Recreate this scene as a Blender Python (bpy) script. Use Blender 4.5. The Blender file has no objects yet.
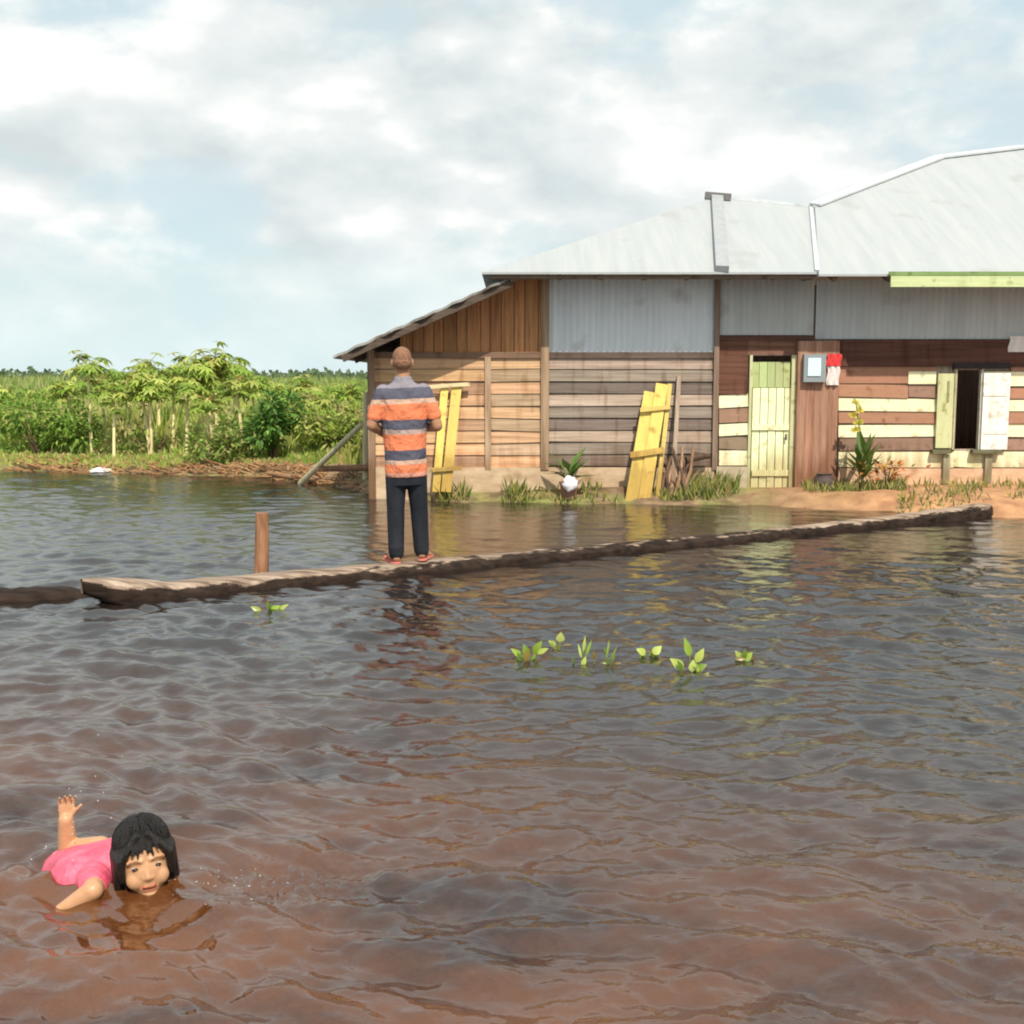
import bpy, bmesh, math, random
import numpy as np
from mathutils import Vector, Matrix, noise as mnoise

rnd = random.Random(11)
R = math.radians
sc = bpy.context.scene
C = sc.collection

# ------------------------------------------------------------------ camera maths
F = 1150.0
CAMZ = 1.45
TH = math.atan(132.0 / F)
FW = Vector((0, math.cos(TH), -math.sin(TH)))
UP = Vector((0, math.sin(TH), math.cos(TH)))
RT = Vector((1, 0, 0))
CAM = Vector((0, 0, CAMZ))

def ray(px, py):
    return FW + RT * ((px - 512) / F) + UP * ((512 - py) / F)

def at(px, py, Y):
    d = ray(px, py)
    return CAM + d * (Y / d.y)

def gp(px, py, z=0.0):
    d = ray(px, py)
    return CAM + d * ((z - CAMZ) / d.z)

def onplane(px, py, p0, n):
    d = ray(px, py)
    return CAM + d * ((p0 - CAM).dot(n) / d.dot(n))

# ------------------------------------------------------------------ object helpers
def wloc(o):
    v = Vector((0, 0, 0))
    while o is not None:
        v = v + o.location
        o = o.parent
    return v

def tag(o, label=None, cat=None, group=None, kind=None):
    if label: o['label'] = label
    if cat: o['category'] = cat
    if group: o['group'] = group
    if kind: o['kind'] = kind
    return o

def empty(name, loc, label=None, cat=None, group=None):
    o = bpy.data.objects.new(name, None)
    o.empty_display_size = 0.2
    C.objects.link(o)
    o.location = loc
    return tag(o, label, cat, group)

def copy_tree(o, parent=None):
    c = o.copy()
    C.objects.link(c)
    c.parent = parent
    for ch in list(o.children):
        copy_tree(ch, c)
    return c

class MB:
    """collects shapes (world coordinates) and links them as ONE mesh object"""
    def __init__(s):
        s.v = []; s.f = []; s.c = []
    def add(s, verts, faces, col=(1, 1, 1)):
        o = len(s.v)
        s.v += [tuple(v) for v in verts]
        s.f += [tuple(i + o for i in f) for f in faces]
        s.c += [col] * len(faces)
        return s
    def box(s, a, b, col=(1, 1, 1)):
        x0, y0, z0 = [min(a[i], b[i]) for i in range(3)]
        x1, y1, z1 = [max(a[i], b[i]) for i in range(3)]
        v = [(x0,y0,z0),(x1,y0,z0),(x1,y1,z0),(x0,y1,z0),(x0,y0,z1),(x1,y0,z1),(x1,y1,z1),(x0,y1,z1)]
        f = [(3,2,1,0),(4,5,6,7),(0,1,5,4),(1,2,6,5),(2,3,7,6),(3,0,4,7)]
        return s.add(v, f, col)
    def bar(s, p0, p1, w, t, side=(0, 1, 0), col=(1, 1, 1), w1=None):
        """plank from p0 to p1: thickness t along `side`, width w across it"""
        p0 = Vector(p0); p1 = Vector(p1)
        d = (p1 - p0).normalized()
        n = Vector(side); n = (n - d * n.dot(d)).normalized()
        u = d.cross(n)
        w1 = w if w1 is None else w1
        v = []
        for p, ww in ((p0, w), (p1, w1)):
            for a, b in ((-1, -1), (1, -1), (1, 1), (-1, 1)):
                v.append(p + u * (a * ww / 2) + n * (b * t / 2))
        f = [(3,2,1,0),(4,5,6,7),(0,1,5,4),(1,2,6,5),(2,3,7,6),(3,0,4,7)]
        return s.add(v, f, col)
    def tube(s, pts, rad, n=8, col=(1, 1, 1), cap=True):
        pts = [Vector(p) for p in pts]
        if not hasattr(rad, '__len__'): rad = [rad] * len(pts)
        v = []; f = []
        ref = Vector((0, 0, 1))
        for i, p in enumerate(pts):
            d = (pts[min(i + 1, len(pts) - 1)] - pts[max(i - 1, 0)]).normalized()
            a = d.cross(ref)
            if a.length < 1e-3: a = d.cross(Vector((0, 1, 0)))
            a.normalize(); b = a.cross(d)
            for k in range(n):
                t = 2 * math.pi * k / n
                v.append(p + (a * math.cos(t) + b * math.sin(t)) * rad[i])
        for i in range(len(pts) - 1):
            for k in range(n):
                k2 = (k + 1) % n
                f.append((i*n+k, i*n+k2, (i+1)*n+k2, (i+1)*n+k))
        if cap:
            f.append(tuple(range(n)))
            f.append(tuple((len(pts)-1)*n + k for k in reversed(range(n))))
        return s.add(v, f, col)
    def prism(s, top, dz, col=(1, 1, 1)):
        """slab: polygon and the same polygon shifted by vector dz"""
        top = [Vector(p) for p in top]
        n = len(top)
        v = top + [p + Vector(dz) for p in top]
        f = [tuple(range(n)), tuple(reversed(range(n, 2*n)))]
        for i in range(n):
            j = (i + 1) % n
            f.append((i, i + n, j + n, j))
        return s.add(v, f, col)
    def leaf(s, p, d, nrm, L, W, col=(1, 1, 1), fold=0.25, droop=0.15):
        d = d.normalized()
        u = d.cross(nrm)
        if u.length < 1e-4: u = d.orthogonal()
        u.normalize(); n = u.cross(d)
        m = p + d * (L * .45) - n * (droop * L * .3)
        t = p + d * L - n * (droop * L)
        v = [p, m + u * (W/2) + n * (fold * W/2), t, m - u * (W/2) + n * (fold * W/2), m]
        return s.add(v, [(0,1,4),(1,2,4),(4,2,3),(0,4,3)], col)
    def build(s, name, m, parent=None, smooth=False):
        me = bpy.data.meshes.new(name)
        off = wloc(parent) if parent else Vector((0, 0, 0))
        vv = [(a - off.x, b - off.y, c - off.z) for a, b, c in s.v]
        me.from_pydata(vv, [], s.f)
        at_ = me.color_attributes.new('Col', 'FLOAT_COLOR', 'CORNER')
        cols = []
        for f, c in zip(s.f, s.c):
            cols += [c[0], c[1], c[2], 1.0] * len(f)
        at_.data.foreach_set('color', cols)
        if smooth: me.polygons.foreach_set('use_smooth', [True] * len(me.polygons))
        me.update()
        o = bpy.data.objects.new(name, me)
        me.materials.append(m)
        C.objects.link(o)
        if parent: o.parent = parent
        return o

# ------------------------------------------------------------------ materials
def newmat(name):
    m = bpy.data.materials.new(name); m.use_nodes = True
    nt = m.node_tree
    return m, nt, nt.nodes, nt.links, nt.nodes['Principled BSDF']

def mat(name, c1, c2=None, rough=0.75, scale=(6, 6, 6), detail=6, bump=0.25, bscale=None, metal=0.0,
        spec=0.3, ramp=(0.35, 0.65), dirt=None, transl=0.0, stain=0.0):
    """two tones mixed by stretched noise, tinted by the mesh's own colour attribute"""
    m, nt, N, L, b = newmat(name)
    tc = N.new('ShaderNodeTexCoord')
    mp = N.new('ShaderNodeMapping'); mp.inputs['Scale'].default_value = scale
    L.new(tc.outputs['Object'], mp.inputs['Vector'])
    nz = N.new('ShaderNodeTexNoise'); nz.inputs['Scale'].default_value = 1; nz.inputs['Detail'].default_value = detail
    nz.inputs['Roughness'].default_value = .65
    L.new(mp.outputs[0], nz.inputs['Vector'])
    rp = N.new('ShaderNodeValToRGB')
    rp.color_ramp.elements[0].position = ramp[0]; rp.color_ramp.elements[1].position = ramp[1]
    rp.color_ramp.elements[0].color = (*c1, 1); rp.color_ramp.elements[1].color = (*(c2 or c1), 1)
    L.new(nz.outputs['Fac'], rp.inputs['Fac'])
    out = rp.outputs['Color']
    if dirt:
        n2 = N.new('ShaderNodeTexNoise'); n2.inputs['Scale'].default_value = dirt[1]; n2.inputs['Detail'].default_value = 8
        L.new(tc.outputs['Object'], n2.inputs['Vector'])
        r2 = N.new('ShaderNodeValToRGB'); r2.color_ramp.elements[0].position = dirt[2]; r2.color_ramp.elements[1].position = dirt[2] + .18
        L.new(n2.outputs['Fac'], r2.inputs['Fac'])
        mx = N.new('ShaderNodeMixRGB'); mx.inputs['Color2'].default_value = (*dirt[0], 1)
        L.new(r2.outputs['Color'], mx.inputs['Fac']); L.new(out, mx.inputs['Color1'])
        out = mx.outputs['Color']
    if stain:      # flood line: silt left on the lowest half metre, and a few run marks
        ge = N.new('ShaderNodeNewGeometry'); sz_ = N.new('ShaderNodeSeparateXYZ'); L.new(ge.outputs['Position'], sz_.inputs[0])
        n4 = N.new('ShaderNodeTexNoise'); n4.inputs['Scale'].default_value = 1; n4.inputs['Detail'].default_value = 9
        m4 = N.new('ShaderNodeMapping'); m4.inputs['Scale'].default_value = (9, 9, 1.3); L.new(ge.outputs['Position'], m4.inputs[0]); L.new(m4.outputs[0], n4.inputs['Vector'])
        a4 = N.new('ShaderNodeMath'); a4.operation = 'MULTIPLY_ADD'; a4.inputs[1].default_value = -1.1; L.new(n4.outputs['Fac'], a4.inputs[0]); L.new(sz_.outputs['Z'], a4.inputs[2])
        r4 = N.new('ShaderNodeMapRange'); r4.inputs['From Min'].default_value = .12; r4.inputs['From Max'].default_value = -.22; r4.inputs['To Max'].default_value = .75; L.new(a4.outputs[0], r4.inputs['Value'])
        r5 = N.new('ShaderNodeMapRange'); r5.inputs['From Min'].default_value = .54; r5.inputs['From Max'].default_value = .72; r5.inputs['To Max'].default_value = stain; L.new(n4.outputs['Fac'], r5.inputs['Value'])
        m5 = N.new('ShaderNodeMath'); m5.operation = 'MAXIMUM'; L.new(r4.outputs[0], m5.inputs[0]); L.new(r5.outputs[0], m5.inputs[1])
        x4 = N.new('ShaderNodeMixRGB'); x4.blend_type = 'MULTIPLY'; x4.inputs['Color2'].default_value = (.50, .38, .27, 1); L.new(m5.outputs[0], x4.inputs['Fac']); L.new(out, x4.inputs['Color1'])
        out = x4.outputs[0]
    va = N.new('ShaderNodeVertexColor'); va.layer_name = 'Col'
    mu = N.new('ShaderNodeMixRGB'); mu.blend_type = 'MULTIPLY'; mu.inputs['Fac'].default_value = 1
    L.new(out, mu.inputs['Color1']); L.new(va.outputs['Color'], mu.inputs['Color2'])
    L.new(mu.outputs['Color'], b.inputs['Base Color'])
    b.inputs['Roughness'].default_value = rough
    b.inputs['Metallic'].default_value = metal
    b.inputs['Specular IOR Level'].default_value = spec
    if bump:
        bp = N.new('ShaderNodeBump'); bp.inputs['Strength'].default_value = bump; bp.inputs['Distance'].default_value = .02
        src = nz
        if bscale:
            src = N.new('ShaderNodeTexNoise'); src.inputs['Scale'].default_value = bscale; src.inputs['Detail'].default_value = 6
            L.new(tc.outputs['Object'], src.inputs['Vector'])
        L.new(src.outputs['Fac'], bp.inputs['Height']); L.new(bp.outputs[0], b.inputs['Normal'])
    if transl:
        tr = N.new('ShaderNodeBsdfTranslucent'); ms = N.new('ShaderNodeMixShader'); ms.inputs[0].default_value = transl
        L.new(mu.outputs['Color'], tr.inputs['Color'])
        L.new(b.outputs[0], ms.inputs[1]); L.new(tr.outputs[0], ms.inputs[2])
        L.new(ms.outputs[0], N['Material Output'].inputs['Surface'])
    return m

WOODX = (1.2, 14, 26)     # grain along x
WOODZ = (26, 14, 1.2)     # grain along z
M = {}
M['board'] = mat('weathered_board', (.60, .57, .54), (1, 1, 1), .85, WOODX, bump=.5, ramp=(.34, .62), stain=.8)
M['vboard'] = mat('vertical_board', (.58, .55, .52), (1, 1, 1), .85, WOODZ, bump=.5, ramp=(.34, .62), stain=.7)
M['paint'] = mat('painted_board', (.86, .86, .84), (1, 1, 1), .6, (3, 10, 20), bump=.25, dirt=((.42, .32, .22), 9, .58), stain=.28)
M['vpaint'] = mat('painted_plank', (.86, .86, .84), (1, 1, 1), .6, (20, 10, 3), bump=.25, dirt=((.45, .38, .24), 9, .58), stain=.3)
M['zinc'] = mat('galvanised_sheet', (.62, .66, .69), (.74, .78, .81), .5, (9, 9, .8), bump=.06, metal=.0, spec=.4,
                dirt=((.42, .40, .38), 2.5, .60))
M['roof'] = mat('roof_sheet', (.375, .40, .415), (.42, .445, .455), .55, (9, .7, .7), bump=.03, metal=.05, spec=.3,
                dirt=((.34, .345, .34), 2.0, .60))
M['oldroof'] = mat('old_roof_sheet', (.20, .19, .17), (.36, .36, .34), .7, (2, 9, 2), bump=.1, metal=.1,
                   dirt=((.12, .08, .05), 3.0, .55))
M['dark'] = mat('dark_interior', (.02, .018, .016), (.03, .028, .025), .95, bump=0)
M['plinth'] = mat('plinth_board', (.42, .31, .21), (.62, .49, .36), .9, (3, 6, 8), bump=.3, dirt=((.34, .22, .13), 4, .58))
M['bark'] = mat('bark', (.09, .06, .04), (.2, .14, .10), .9, (20, 20, 3), bump=.5)
M['plain'] = mat('plain', (.85, .85, .85), (1, 1, 1), .7, (8, 8, 8), bump=.1)
M['leaf'] = mat('leaf', (.7, .7, .7), (1, 1, 1), .55, (9, 9, 9), bump=.0, spec=.3, transl=.42)
M['gloss_leaf'] = mat('waxy_leaf', (.8, .8, .8), (1, 1, 1), .35, (9, 9, 9), bump=.0, spec=.5, transl=.25)
M['cloth'] = mat('cloth', (.88, .88, .88), (1, 1, 1), .9, (30, 30, 30), bump=.15)
M['plastic'] = mat('plastic', (.92, .92, .92), (1, 1, 1), .4, (8, 8, 8), bump=.03)

# ------------------------------------------------------------------ world, sun, camera
SUN_EL = R(50.5)
SUN_AZ = R(163)      # clockwise from +Y: behind the camera, to the right
sdir = Vector((math.sin(SUN_AZ) * math.cos(SUN_EL), math.cos(SUN_AZ) * math.cos(SUN_EL), math.sin(SUN_EL)))
w = bpy.data.worlds.new("World"); sc.world = w; w.use_nodes = True
nt = w.node_tree; N = nt.nodes; L = nt.links
bg = N['Background']; bg.inputs['Strength'].default_value = 0.1
sky = N.new('ShaderNodeTexSky'); sky.sky_type = 'NISHITA'; sky.sun_disc = False
sky.sun_elevation = SUN_EL; sky.sun_rotation = SUN_AZ; sky.dust_density = 2.0; sky.air_density = 1.2
tc = N.new('ShaderNodeTexCoord')
def cloud_noise(off, scale, det=9, rgh=.56, sz=1.8):
    mp = N.new('ShaderNodeMapping'); mp.inputs['Location'].default_value = off
    mp.inputs['Scale'].default_value = (scale, scale, scale * sz)
    L.new(tc.outputs['Generated'], mp.inputs['Vector'])
    n = N.new('ShaderNodeTexNoise'); n.inputs['Scale'].default_value = 1; n.inputs['Detail'].default_value = det
    n.inputs['Roughness'].default_value = rgh; n.inputs['Distortion'].default_value = .0
    L.new(mp.outputs[0], n.inputs['Vector'])
    return n.outputs['Fac']
def wmath(op, a, b):
    n = N.new('ShaderNodeMath'); n.operation = op
    for i, x in enumerate((a, b)):
        if isinstance(x, (int, float)): n.inputs[i].default_value = x
        else: L.new(x, n.inputs[i])
    return n.outputs[0]
def wramp(fac, stops):
    r = N.new('ShaderNodeValToRGB'); e = r.color_ramp.elements
    for i, (p, c) in enumerate(stops):
        q = e[i] if i < 2 else e.new(p)
        q.position = p; q.color = (*c, 1) if hasattr(c, '__len__') else (c, c, c, 1)
    L.new(fac, r.inputs['Fac'])
    return r.outputs['Color']
CO = (1.7, 3.1, .55)
n0 = cloud_noise(CO, 5.4)
n1 = cloud_noise((CO[0] + .10, CO[1], CO[2] + .30), 5.4, 6)       # the same field a little higher up
mask = wramp(n0, [(.40, 0.0), (.53, 1.0)])
shade = wmath('MULTIPLY_ADD', wmath('SUBTRACT', n0, n1), 2.2)
shade.node.inputs[2].default_value = .5
def heap(px, py, rx, amp, acc):
    d = ray(px, py).normalized()
    vm = N.new('ShaderNodeVectorMath'); vm.operation = 'SUBTRACT'; vm.inputs[1].default_value = d
    L.new(tc.outputs['Generated'], vm.inputs[0])
    vs = N.new('ShaderNodeVectorMath'); vs.operation = 'MULTIPLY'; vs.inputs[1].default_value = (1 / rx, 1 / rx, 2.0 / rx); L.new(vm.outputs[0], vs.inputs[0])
    ln = N.new('ShaderNodeVectorMath'); ln.operation = 'LENGTH'; L.new(vs.outputs[0], ln.inputs[0])
    mr_ = N.new('ShaderNodeMapRange'); mr_.interpolation_type = 'SMOOTHSTEP'
    mr_.inputs['From Min'].default_value = 1.0; mr_.inputs['From Max'].default_value = 0.0; mr_.inputs['To Max'].default_value = amp
    L.new(wmath('MULTIPLY_ADD', wmath('SUBTRACT', n1, .5), -1.6), mr_.inputs['Value'])
    mr_.inputs['Value'].links[0].from_node.inputs[2].default_value = 0
    L.new(ln.outputs['Value'], mr_.inputs['Value'].links[0].from_node.inputs[2])
    return wmath('ADD', acc, mr_.outputs[0])
vo = N.new('ShaderNodeTexVoronoi'); vo.feature = 'SMOOTH_F1'; vo.inputs['Scale'].default_value = 1; vo.inputs['Smoothness'].default_value = .45
vmp = N.new('ShaderNodeMapping'); vmp.inputs['Scale'].default_value = (15, 15, 30); L.new(tc.outputs['Generated'], vmp.inputs[0])
vn = N.new('ShaderNodeTexNoise'); vn.inputs['Scale'].default_value = .9; vn.inputs['Detail'].default_value = 5; L.new(vmp.outputs[0], vn.inputs['Vector'])
vad = N.new('ShaderNodeVectorMath'); vad.operation = 'MULTIPLY_ADD'; vad.inputs[1].default_value = (1.3, 1.3, 1.3)
L.new(vn.outputs['Color'], vad.inputs[0]); L.new(vmp.outputs[0], vad.inputs[2]); L.new(vad.outputs[0], vo.inputs['Vector'])
bil = wmath('MULTIPLY_ADD', vo.outputs['Distance'], -.75); bil.node.inputs[2].default_value = .33
shade = wmath('ADD', shade, bil)
mask = wmath('ADD', mask, wmath('MULTIPLY', bil, .5))
for a in ((75, 55, .17, .42), (235, 165, .15, .32), (420, 185, .10, .22), (630, 110, .15, .25), (90, 140, .13, -.34), (480, 60, .24, -.28), (250, 215, .15, -.22), (560, 165, .13, -.2), (850, 70, .2, -.12), (60, 235, .12, .22), (690, 175, .12, .25)):
    shade = heap(*a, shade)
for a in ((75, 60, .22, .5), (235, 170, .2, .4), (480, 70, .34, .5), (630, 110, .2, .5), (850, 90, .25, .4)):
    mask = heap(*a, mask)
mask = wmath('MAXIMUM', wmath('MINIMUM', mask, 1.0), 0.0)
ccol = wramp(shade, [(.0, (5.4, 5.9, 6.0)), (.42, (6.5, 6.9, 6.9)), (.60, (7.0, 7.3, 7.2)), (.85, (8.1, 8.2, 8.0))])
# thin pale veil between the heaped clouds
skyb = N.new('ShaderNodeMixRGB'); skyb.inputs['Fac'].default_value = .8
L.new(sky.outputs['Color'], skyb.inputs['Color1']); skyb.inputs['Color2'].default_value = (5.5, 6.75, 7.05, 1)
mx = N.new('ShaderNodeMixRGB')
L.new(mask, mx.inputs['Fac']); L.new(skyb.outputs[0], mx.inputs['Color1']); L.new(ccol, mx.inputs['Color2'])
# clouds thin out to a pale even haze low over the horizon
sep = N.new('ShaderNodeSeparateXYZ'); L.new(tc.outputs['Generated'], sep.inputs[0])
low = wramp(sep.outputs['Z'], [(.03, 1.0), (.13, 0.0)])
mx2 = N.new('ShaderNodeMixRGB'); mx2.inputs['Color2'].default_value = (6.0, 7.2, 7.3, 1)
L.new(wmath('MULTIPLY', low, .75), mx2.inputs['Fac']); L.new(mx.outputs[0], mx2.inputs['Color1'])
L.new(mx2.outputs[0], bg.inputs['Color'])

sl = bpy.data.lights.new('sun', 'SUN'); sl.energy = 3.8; sl.angle = R(.8); sl.color = (1, .91, .77)
so = bpy.data.objects.new('sun', sl); C.objects.link(so); so.location = (5, -10, 15)
so.rotation_euler = sdir.to_track_quat('Z', 'Y').to_euler()

cd = bpy.data.cameras.new('camera'); cd.sensor_width = 36; cd.lens = F / 1024 * 36; cd.clip_end = 3000; cd.clip_start = .05
co = bpy.data.objects.new('camera', cd); C.objects.link(co); co.location = CAM
co.rotation_euler = (R(90) - TH, 0, 0)
sc.camera = co
sc.view_settings.view_transform = 'Standard'; sc.view_settings.look = 'None'
sc.view_settings.exposure = 0.35; sc.view_settings.gamma = 1.0
sc.cycles.filter_width = 2.0
sc.cycles.max_bounces = 6

# ------------------------------------------------------------------ ground
SH = [(-400, 24), (-30, 20), (-8.2, 18.6), (-3.9, 17.3), (-2.7, 16.2), (-1.7, 14.5), (-.9, 13.75), (1, 13.45), (3, 13.3),
      (4.0, 12.75), (5.2, 12.1), (7, 11.6), (30, 11), (400, 11)]
SHX = np.array([a for a, b in SH]); SHY = np.array([b for a, b in SH])
def shore(x): return np.interp(x, SHX, SHY)
def hash_noise(x, y, s):
    return (np.sin(x*1.7*s + 1.3) * np.cos(y*1.3*s + .7) + .6*np.sin(x*3.9*s + y*2.1*s) + .4*np.cos(y*5.3*s - x*4.4*s + 2)) / 2
def ground_z(x, y):
    d = y - shore(x) + .10 * hash_noise(x, y, 2.2) + .05 * hash_noise(x, y, 7.)
    slope = np.where(x > 3.6, .30, .32)
    top = np.where(x > 3.6, .14 + np.clip((x - 3.6) * .03, 0, .05), .15)
    land = np.minimum(d * slope, top) + .02 * hash_noise(x, y, 3.1) * np.clip(d, 0, 1)
    wat = np.maximum(d * .5, -.7)
    return np.where(d > 0, land + np.clip((y - 30) * .003, 0, .5), wat)
def gz(x, y): return float(ground_z(np.array([float(x)]), np.array([float(y)]))[0])

def grid_object(name, xs, ys, zf, m):
    X, Y = np.meshgrid(xs, ys)
    Z = zf(X, Y)
    nx, ny = len(xs), len(ys)
    return mesh_from_grid(name, X, Y, Z, nx, ny, m)
def mesh_from_grid(name, X, Y, Z, nx, ny, m, extra=None):
    co_ = np.stack([X.ravel(), Y.ravel(), Z.ravel()], 1).astype(np.float32)
    i = np.arange(nx * ny).reshape(ny, nx)
    q = np.stack([i[:-1, :-1], i[:-1, 1:], i[1:, 1:], i[1:, :-1]], -1).reshape(-1, 4)
    if extra is not None:
        q = np.vstack([q, np.array(extra[1]) + len(co_)])
        co_ = np.vstack([co_, np.array(extra[0], np.float32)])
    me = bpy.data.meshes.new(name)
    me.vertices.add(len(co_)); me.vertices.foreach_set('co', co_.ravel())
    me.loops.add(len(q) * 4); me.loops.foreach_set('vertex_index', q.ravel().astype(np.int32))
    me.polygons.add(len(q))
    me.polygons.foreach_set('loop_start', np.arange(0, len(q) * 4, 4, dtype=np.int32))
    me.polygons.foreach_set('loop_total', np.full(len(q), 4, np.int32))
    me.polygons.foreach_set('use_smooth', np.ones(len(q), bool))
    me.update(calc_edges=True)
    me.materials.append(m)
    o = bpy.data.objects.new(name, me); C.objects.link(o)
    return o

# soil: brown grassy mud, turning to raw orange laterite at the right-hand end
m, nt, N, L, b = newmat('soil')
tcg = N.new('ShaderNodeTexCoord'); sp = N.new('ShaderNodeSeparateXYZ'); L.new(tcg.outputs['Object'], sp.inputs[0])
def gnoise(s, d=8):
    n = N.new('ShaderNodeTexNoise'); n.inputs['Scale'].default_value = s; n.inputs['Detail'].default_value = d
    L.new(tcg.outputs['Object'], n.inputs['Vector']); return n.outputs['Fac']
def gramp(fac, stops):
    r = N.new('ShaderNodeValToRGB'); e = r.color_ramp.elements
    for i, (p, c) in enumerate(stops):
        q = e[i] if i < 2 else e.new(p)
        q.position = p; q.color = (*c, 1)
    L.new(fac, r.inputs['Fac']); return r.outputs['Color']
def gmix(f, a, b_):
    x = N.new('ShaderNodeMixRGB')
    L.new(f, x.inputs['Fac']); L.new(a, x.inputs['Color1']); L.new(b_, x.inputs['Color2']); return x.outputs[0]
mud = gramp(gnoise(5), [(.35, (.13, .08, .045)), (.65, (.30, .21, .12))])
grs = gramp(gnoise(9), [(.35, (.10, .13, .03)), (.65, (.26, .25, .08))])
org = gramp(gnoise(4), [(.35, (.34, .17, .085)), (.68, (.54, .30, .15))])
mr = N.new('ShaderNodeMapRange'); mr.inputs['From Min'].default_value = 2.6; mr.inputs['From Max'].default_value = 4.2
L.new(sp.outputs['X'], mr.inputs['Value'])
pat = gramp(gnoise(1.6), [(.45, (0, 0, 0)), (.6, (1, 1, 1))])
mr2 = N.new('ShaderNodeMapRange'); mr2.inputs['From Min'].default_value = 17; mr2.inputs['From Max'].default_value = 24
L.new(sp.outputs['Y'], mr2.inputs['Value'])
mg = gmix(pat, mud, grs); mg = gmix(mr2.outputs[0], mg, grs)
L.new(gmix(mr.outputs[0], mg, org), b.inputs['Base Color'])
b.inputs['Roughness'].default_value = .9
bp = N.new('ShaderNodeBump'); bp.inputs['Strength'].default_value = .6; bp.inputs['Distance'].default_value = .04
L.new(gnoise(14), bp.inputs['Height']); L.new(bp.outputs[0], b.inputs['Normal'])
xs = np.concatenate([np.linspace(-900, -14, 40)[:-1], np.linspace(-14, 10, 330), np.linspace(10, 900, 40)[1:]])
ys = np.concatenate([np.linspace(-60, 10, 12)[:-1], np.linspace(10, 26, 230), 26 + np.geomspace(.3, 1500, 40)])
g = grid_object('ground', xs, ys, ground_z, m); tag(g, kind='structure')

# ------------------------------------------------------------------ water
m, nt, N, L, b = newmat('peat_water')
tcw = N.new('ShaderNodeTexCoord')
nz = N.new('ShaderNodeTexNoise'); nz.inputs['Scale'].default_value = 1.1; nz.inputs['Detail'].default_value = 7; nz.inputs['Roughness'].default_value = .6; nz.inputs['Distortion'].default_value = .6
mpn = N.new('ShaderNodeMapping'); mpn.inputs['Scale'].default_value = (.8, 1.7, 1); L.new(tcw.outputs['Object'], mpn.inputs[0]); L.new(mpn.outputs[0], nz.inputs['Vector'])
rp = N.new('ShaderNodeValToRGB')
rp.color_ramp.elements[0].position = .35; rp.color_ramp.elements[1].position = .65
rp.color_ramp.elements[0].color = (.030, .010, .004, 1); rp.color_ramp.elements[1].color = (.165, .055, .013, 1)
L.new(nz.outputs['Fac'], rp.inputs['Fac'])
# weaker near reflection painted into base colour: redder near the viewer, dark farther out
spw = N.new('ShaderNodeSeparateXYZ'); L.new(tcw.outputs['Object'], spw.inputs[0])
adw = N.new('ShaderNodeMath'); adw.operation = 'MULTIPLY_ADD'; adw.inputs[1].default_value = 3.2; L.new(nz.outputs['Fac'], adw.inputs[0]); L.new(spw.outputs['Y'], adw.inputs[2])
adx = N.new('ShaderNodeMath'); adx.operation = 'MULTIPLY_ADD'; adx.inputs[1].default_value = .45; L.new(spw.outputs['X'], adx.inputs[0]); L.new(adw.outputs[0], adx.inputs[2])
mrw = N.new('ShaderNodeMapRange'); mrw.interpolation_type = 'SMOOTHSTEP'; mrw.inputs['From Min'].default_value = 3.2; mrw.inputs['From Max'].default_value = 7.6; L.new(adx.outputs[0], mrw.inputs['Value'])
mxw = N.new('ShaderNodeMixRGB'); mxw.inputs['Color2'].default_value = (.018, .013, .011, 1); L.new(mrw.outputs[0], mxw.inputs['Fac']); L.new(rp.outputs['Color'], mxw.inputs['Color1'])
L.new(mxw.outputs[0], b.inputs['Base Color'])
b.inputs['Roughness'].default_value = .05; b.inputs['IOR'].default_value = 1.85
mpw = N.new('ShaderNodeMapping'); mpw.inputs['Scale'].default_value = (7, 13, 1)
L.new(tcw.outputs['Object'], mpw.inputs['Vector'])
n2 = N.new('ShaderNodeTexNoise'); n2.inputs['Scale'].default_value = 1.6; n2.inputs['Detail'].default_value = 5
L.new(mpw.outputs[0], n2.inputs['Vector'])
bp = N.new('ShaderNodeBump'); bp.inputs['Strength'].default_value = .45; bp.inputs['Distance'].default_value = .012
L.new(n2.outputs['Fac'], bp.inputs['Height']); L.new(bp.outputs[0], b.inputs['Normal'])
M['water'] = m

GIRL = gp(146, 886); GIRL.z = 0
nr, ncol = 900, 760
Yr = np.geomspace(1.1, 23, nr)
u = np.concatenate([np.linspace(-1.6, -.56, 50)[:-1], np.linspace(-.56, .56, ncol - 98), np.linspace(.56, 1.6, 50)[1:]])
ncol = len(u)
Yg, ug = np.meshgrid(Yr, u, indexing='ij')
Xg = ug * Yg
rs = np.random.RandomState(5)
Zg = np.zeros_like(Xg)
wx = Xg + .10 * np.sin(Yg * 1.9 + Xg * .7) + .05 * np.sin(Yg * 4.3 - Xg * 2.9 + 1)
wy = Yg + .12 * np.sin(Xg * 1.6 + 2) + .05 * np.sin(Xg * 3.7 + Yg * 1.1)
sp_ = np.maximum(Yg * math.log(23 / 1.1) / nr, Yg * (u[ncol // 2] - u[ncol // 2 - 1]))
NW = 130
for k in range(NW):
    lam = .045 * (.55 / .045) ** (rs.rand())
    ang = R(-97) + rs.randn() * R(38)
    if lam > .5: ang = R(-100) + rs.randn() * R(22)
    kx, ky = math.cos(ang) * 2 * math.pi / lam, math.sin(ang) * 2 * math.pi / lam
    slope = .0250 * (.6 if lam > .42 else 1.0) * (lam / .25) ** .02
    a = slope * lam / (2 * math.pi)
    wgt = np.clip((lam / sp_ - 3) / 4, 0, 1)
    ph = kx * wx + ky * wy + rs.rand() * 6.283
    s_ = np.sin(ph)
    Zg += a * wgt * (s_ + .22 * np.sin(2 * ph + 1.57))
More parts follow.
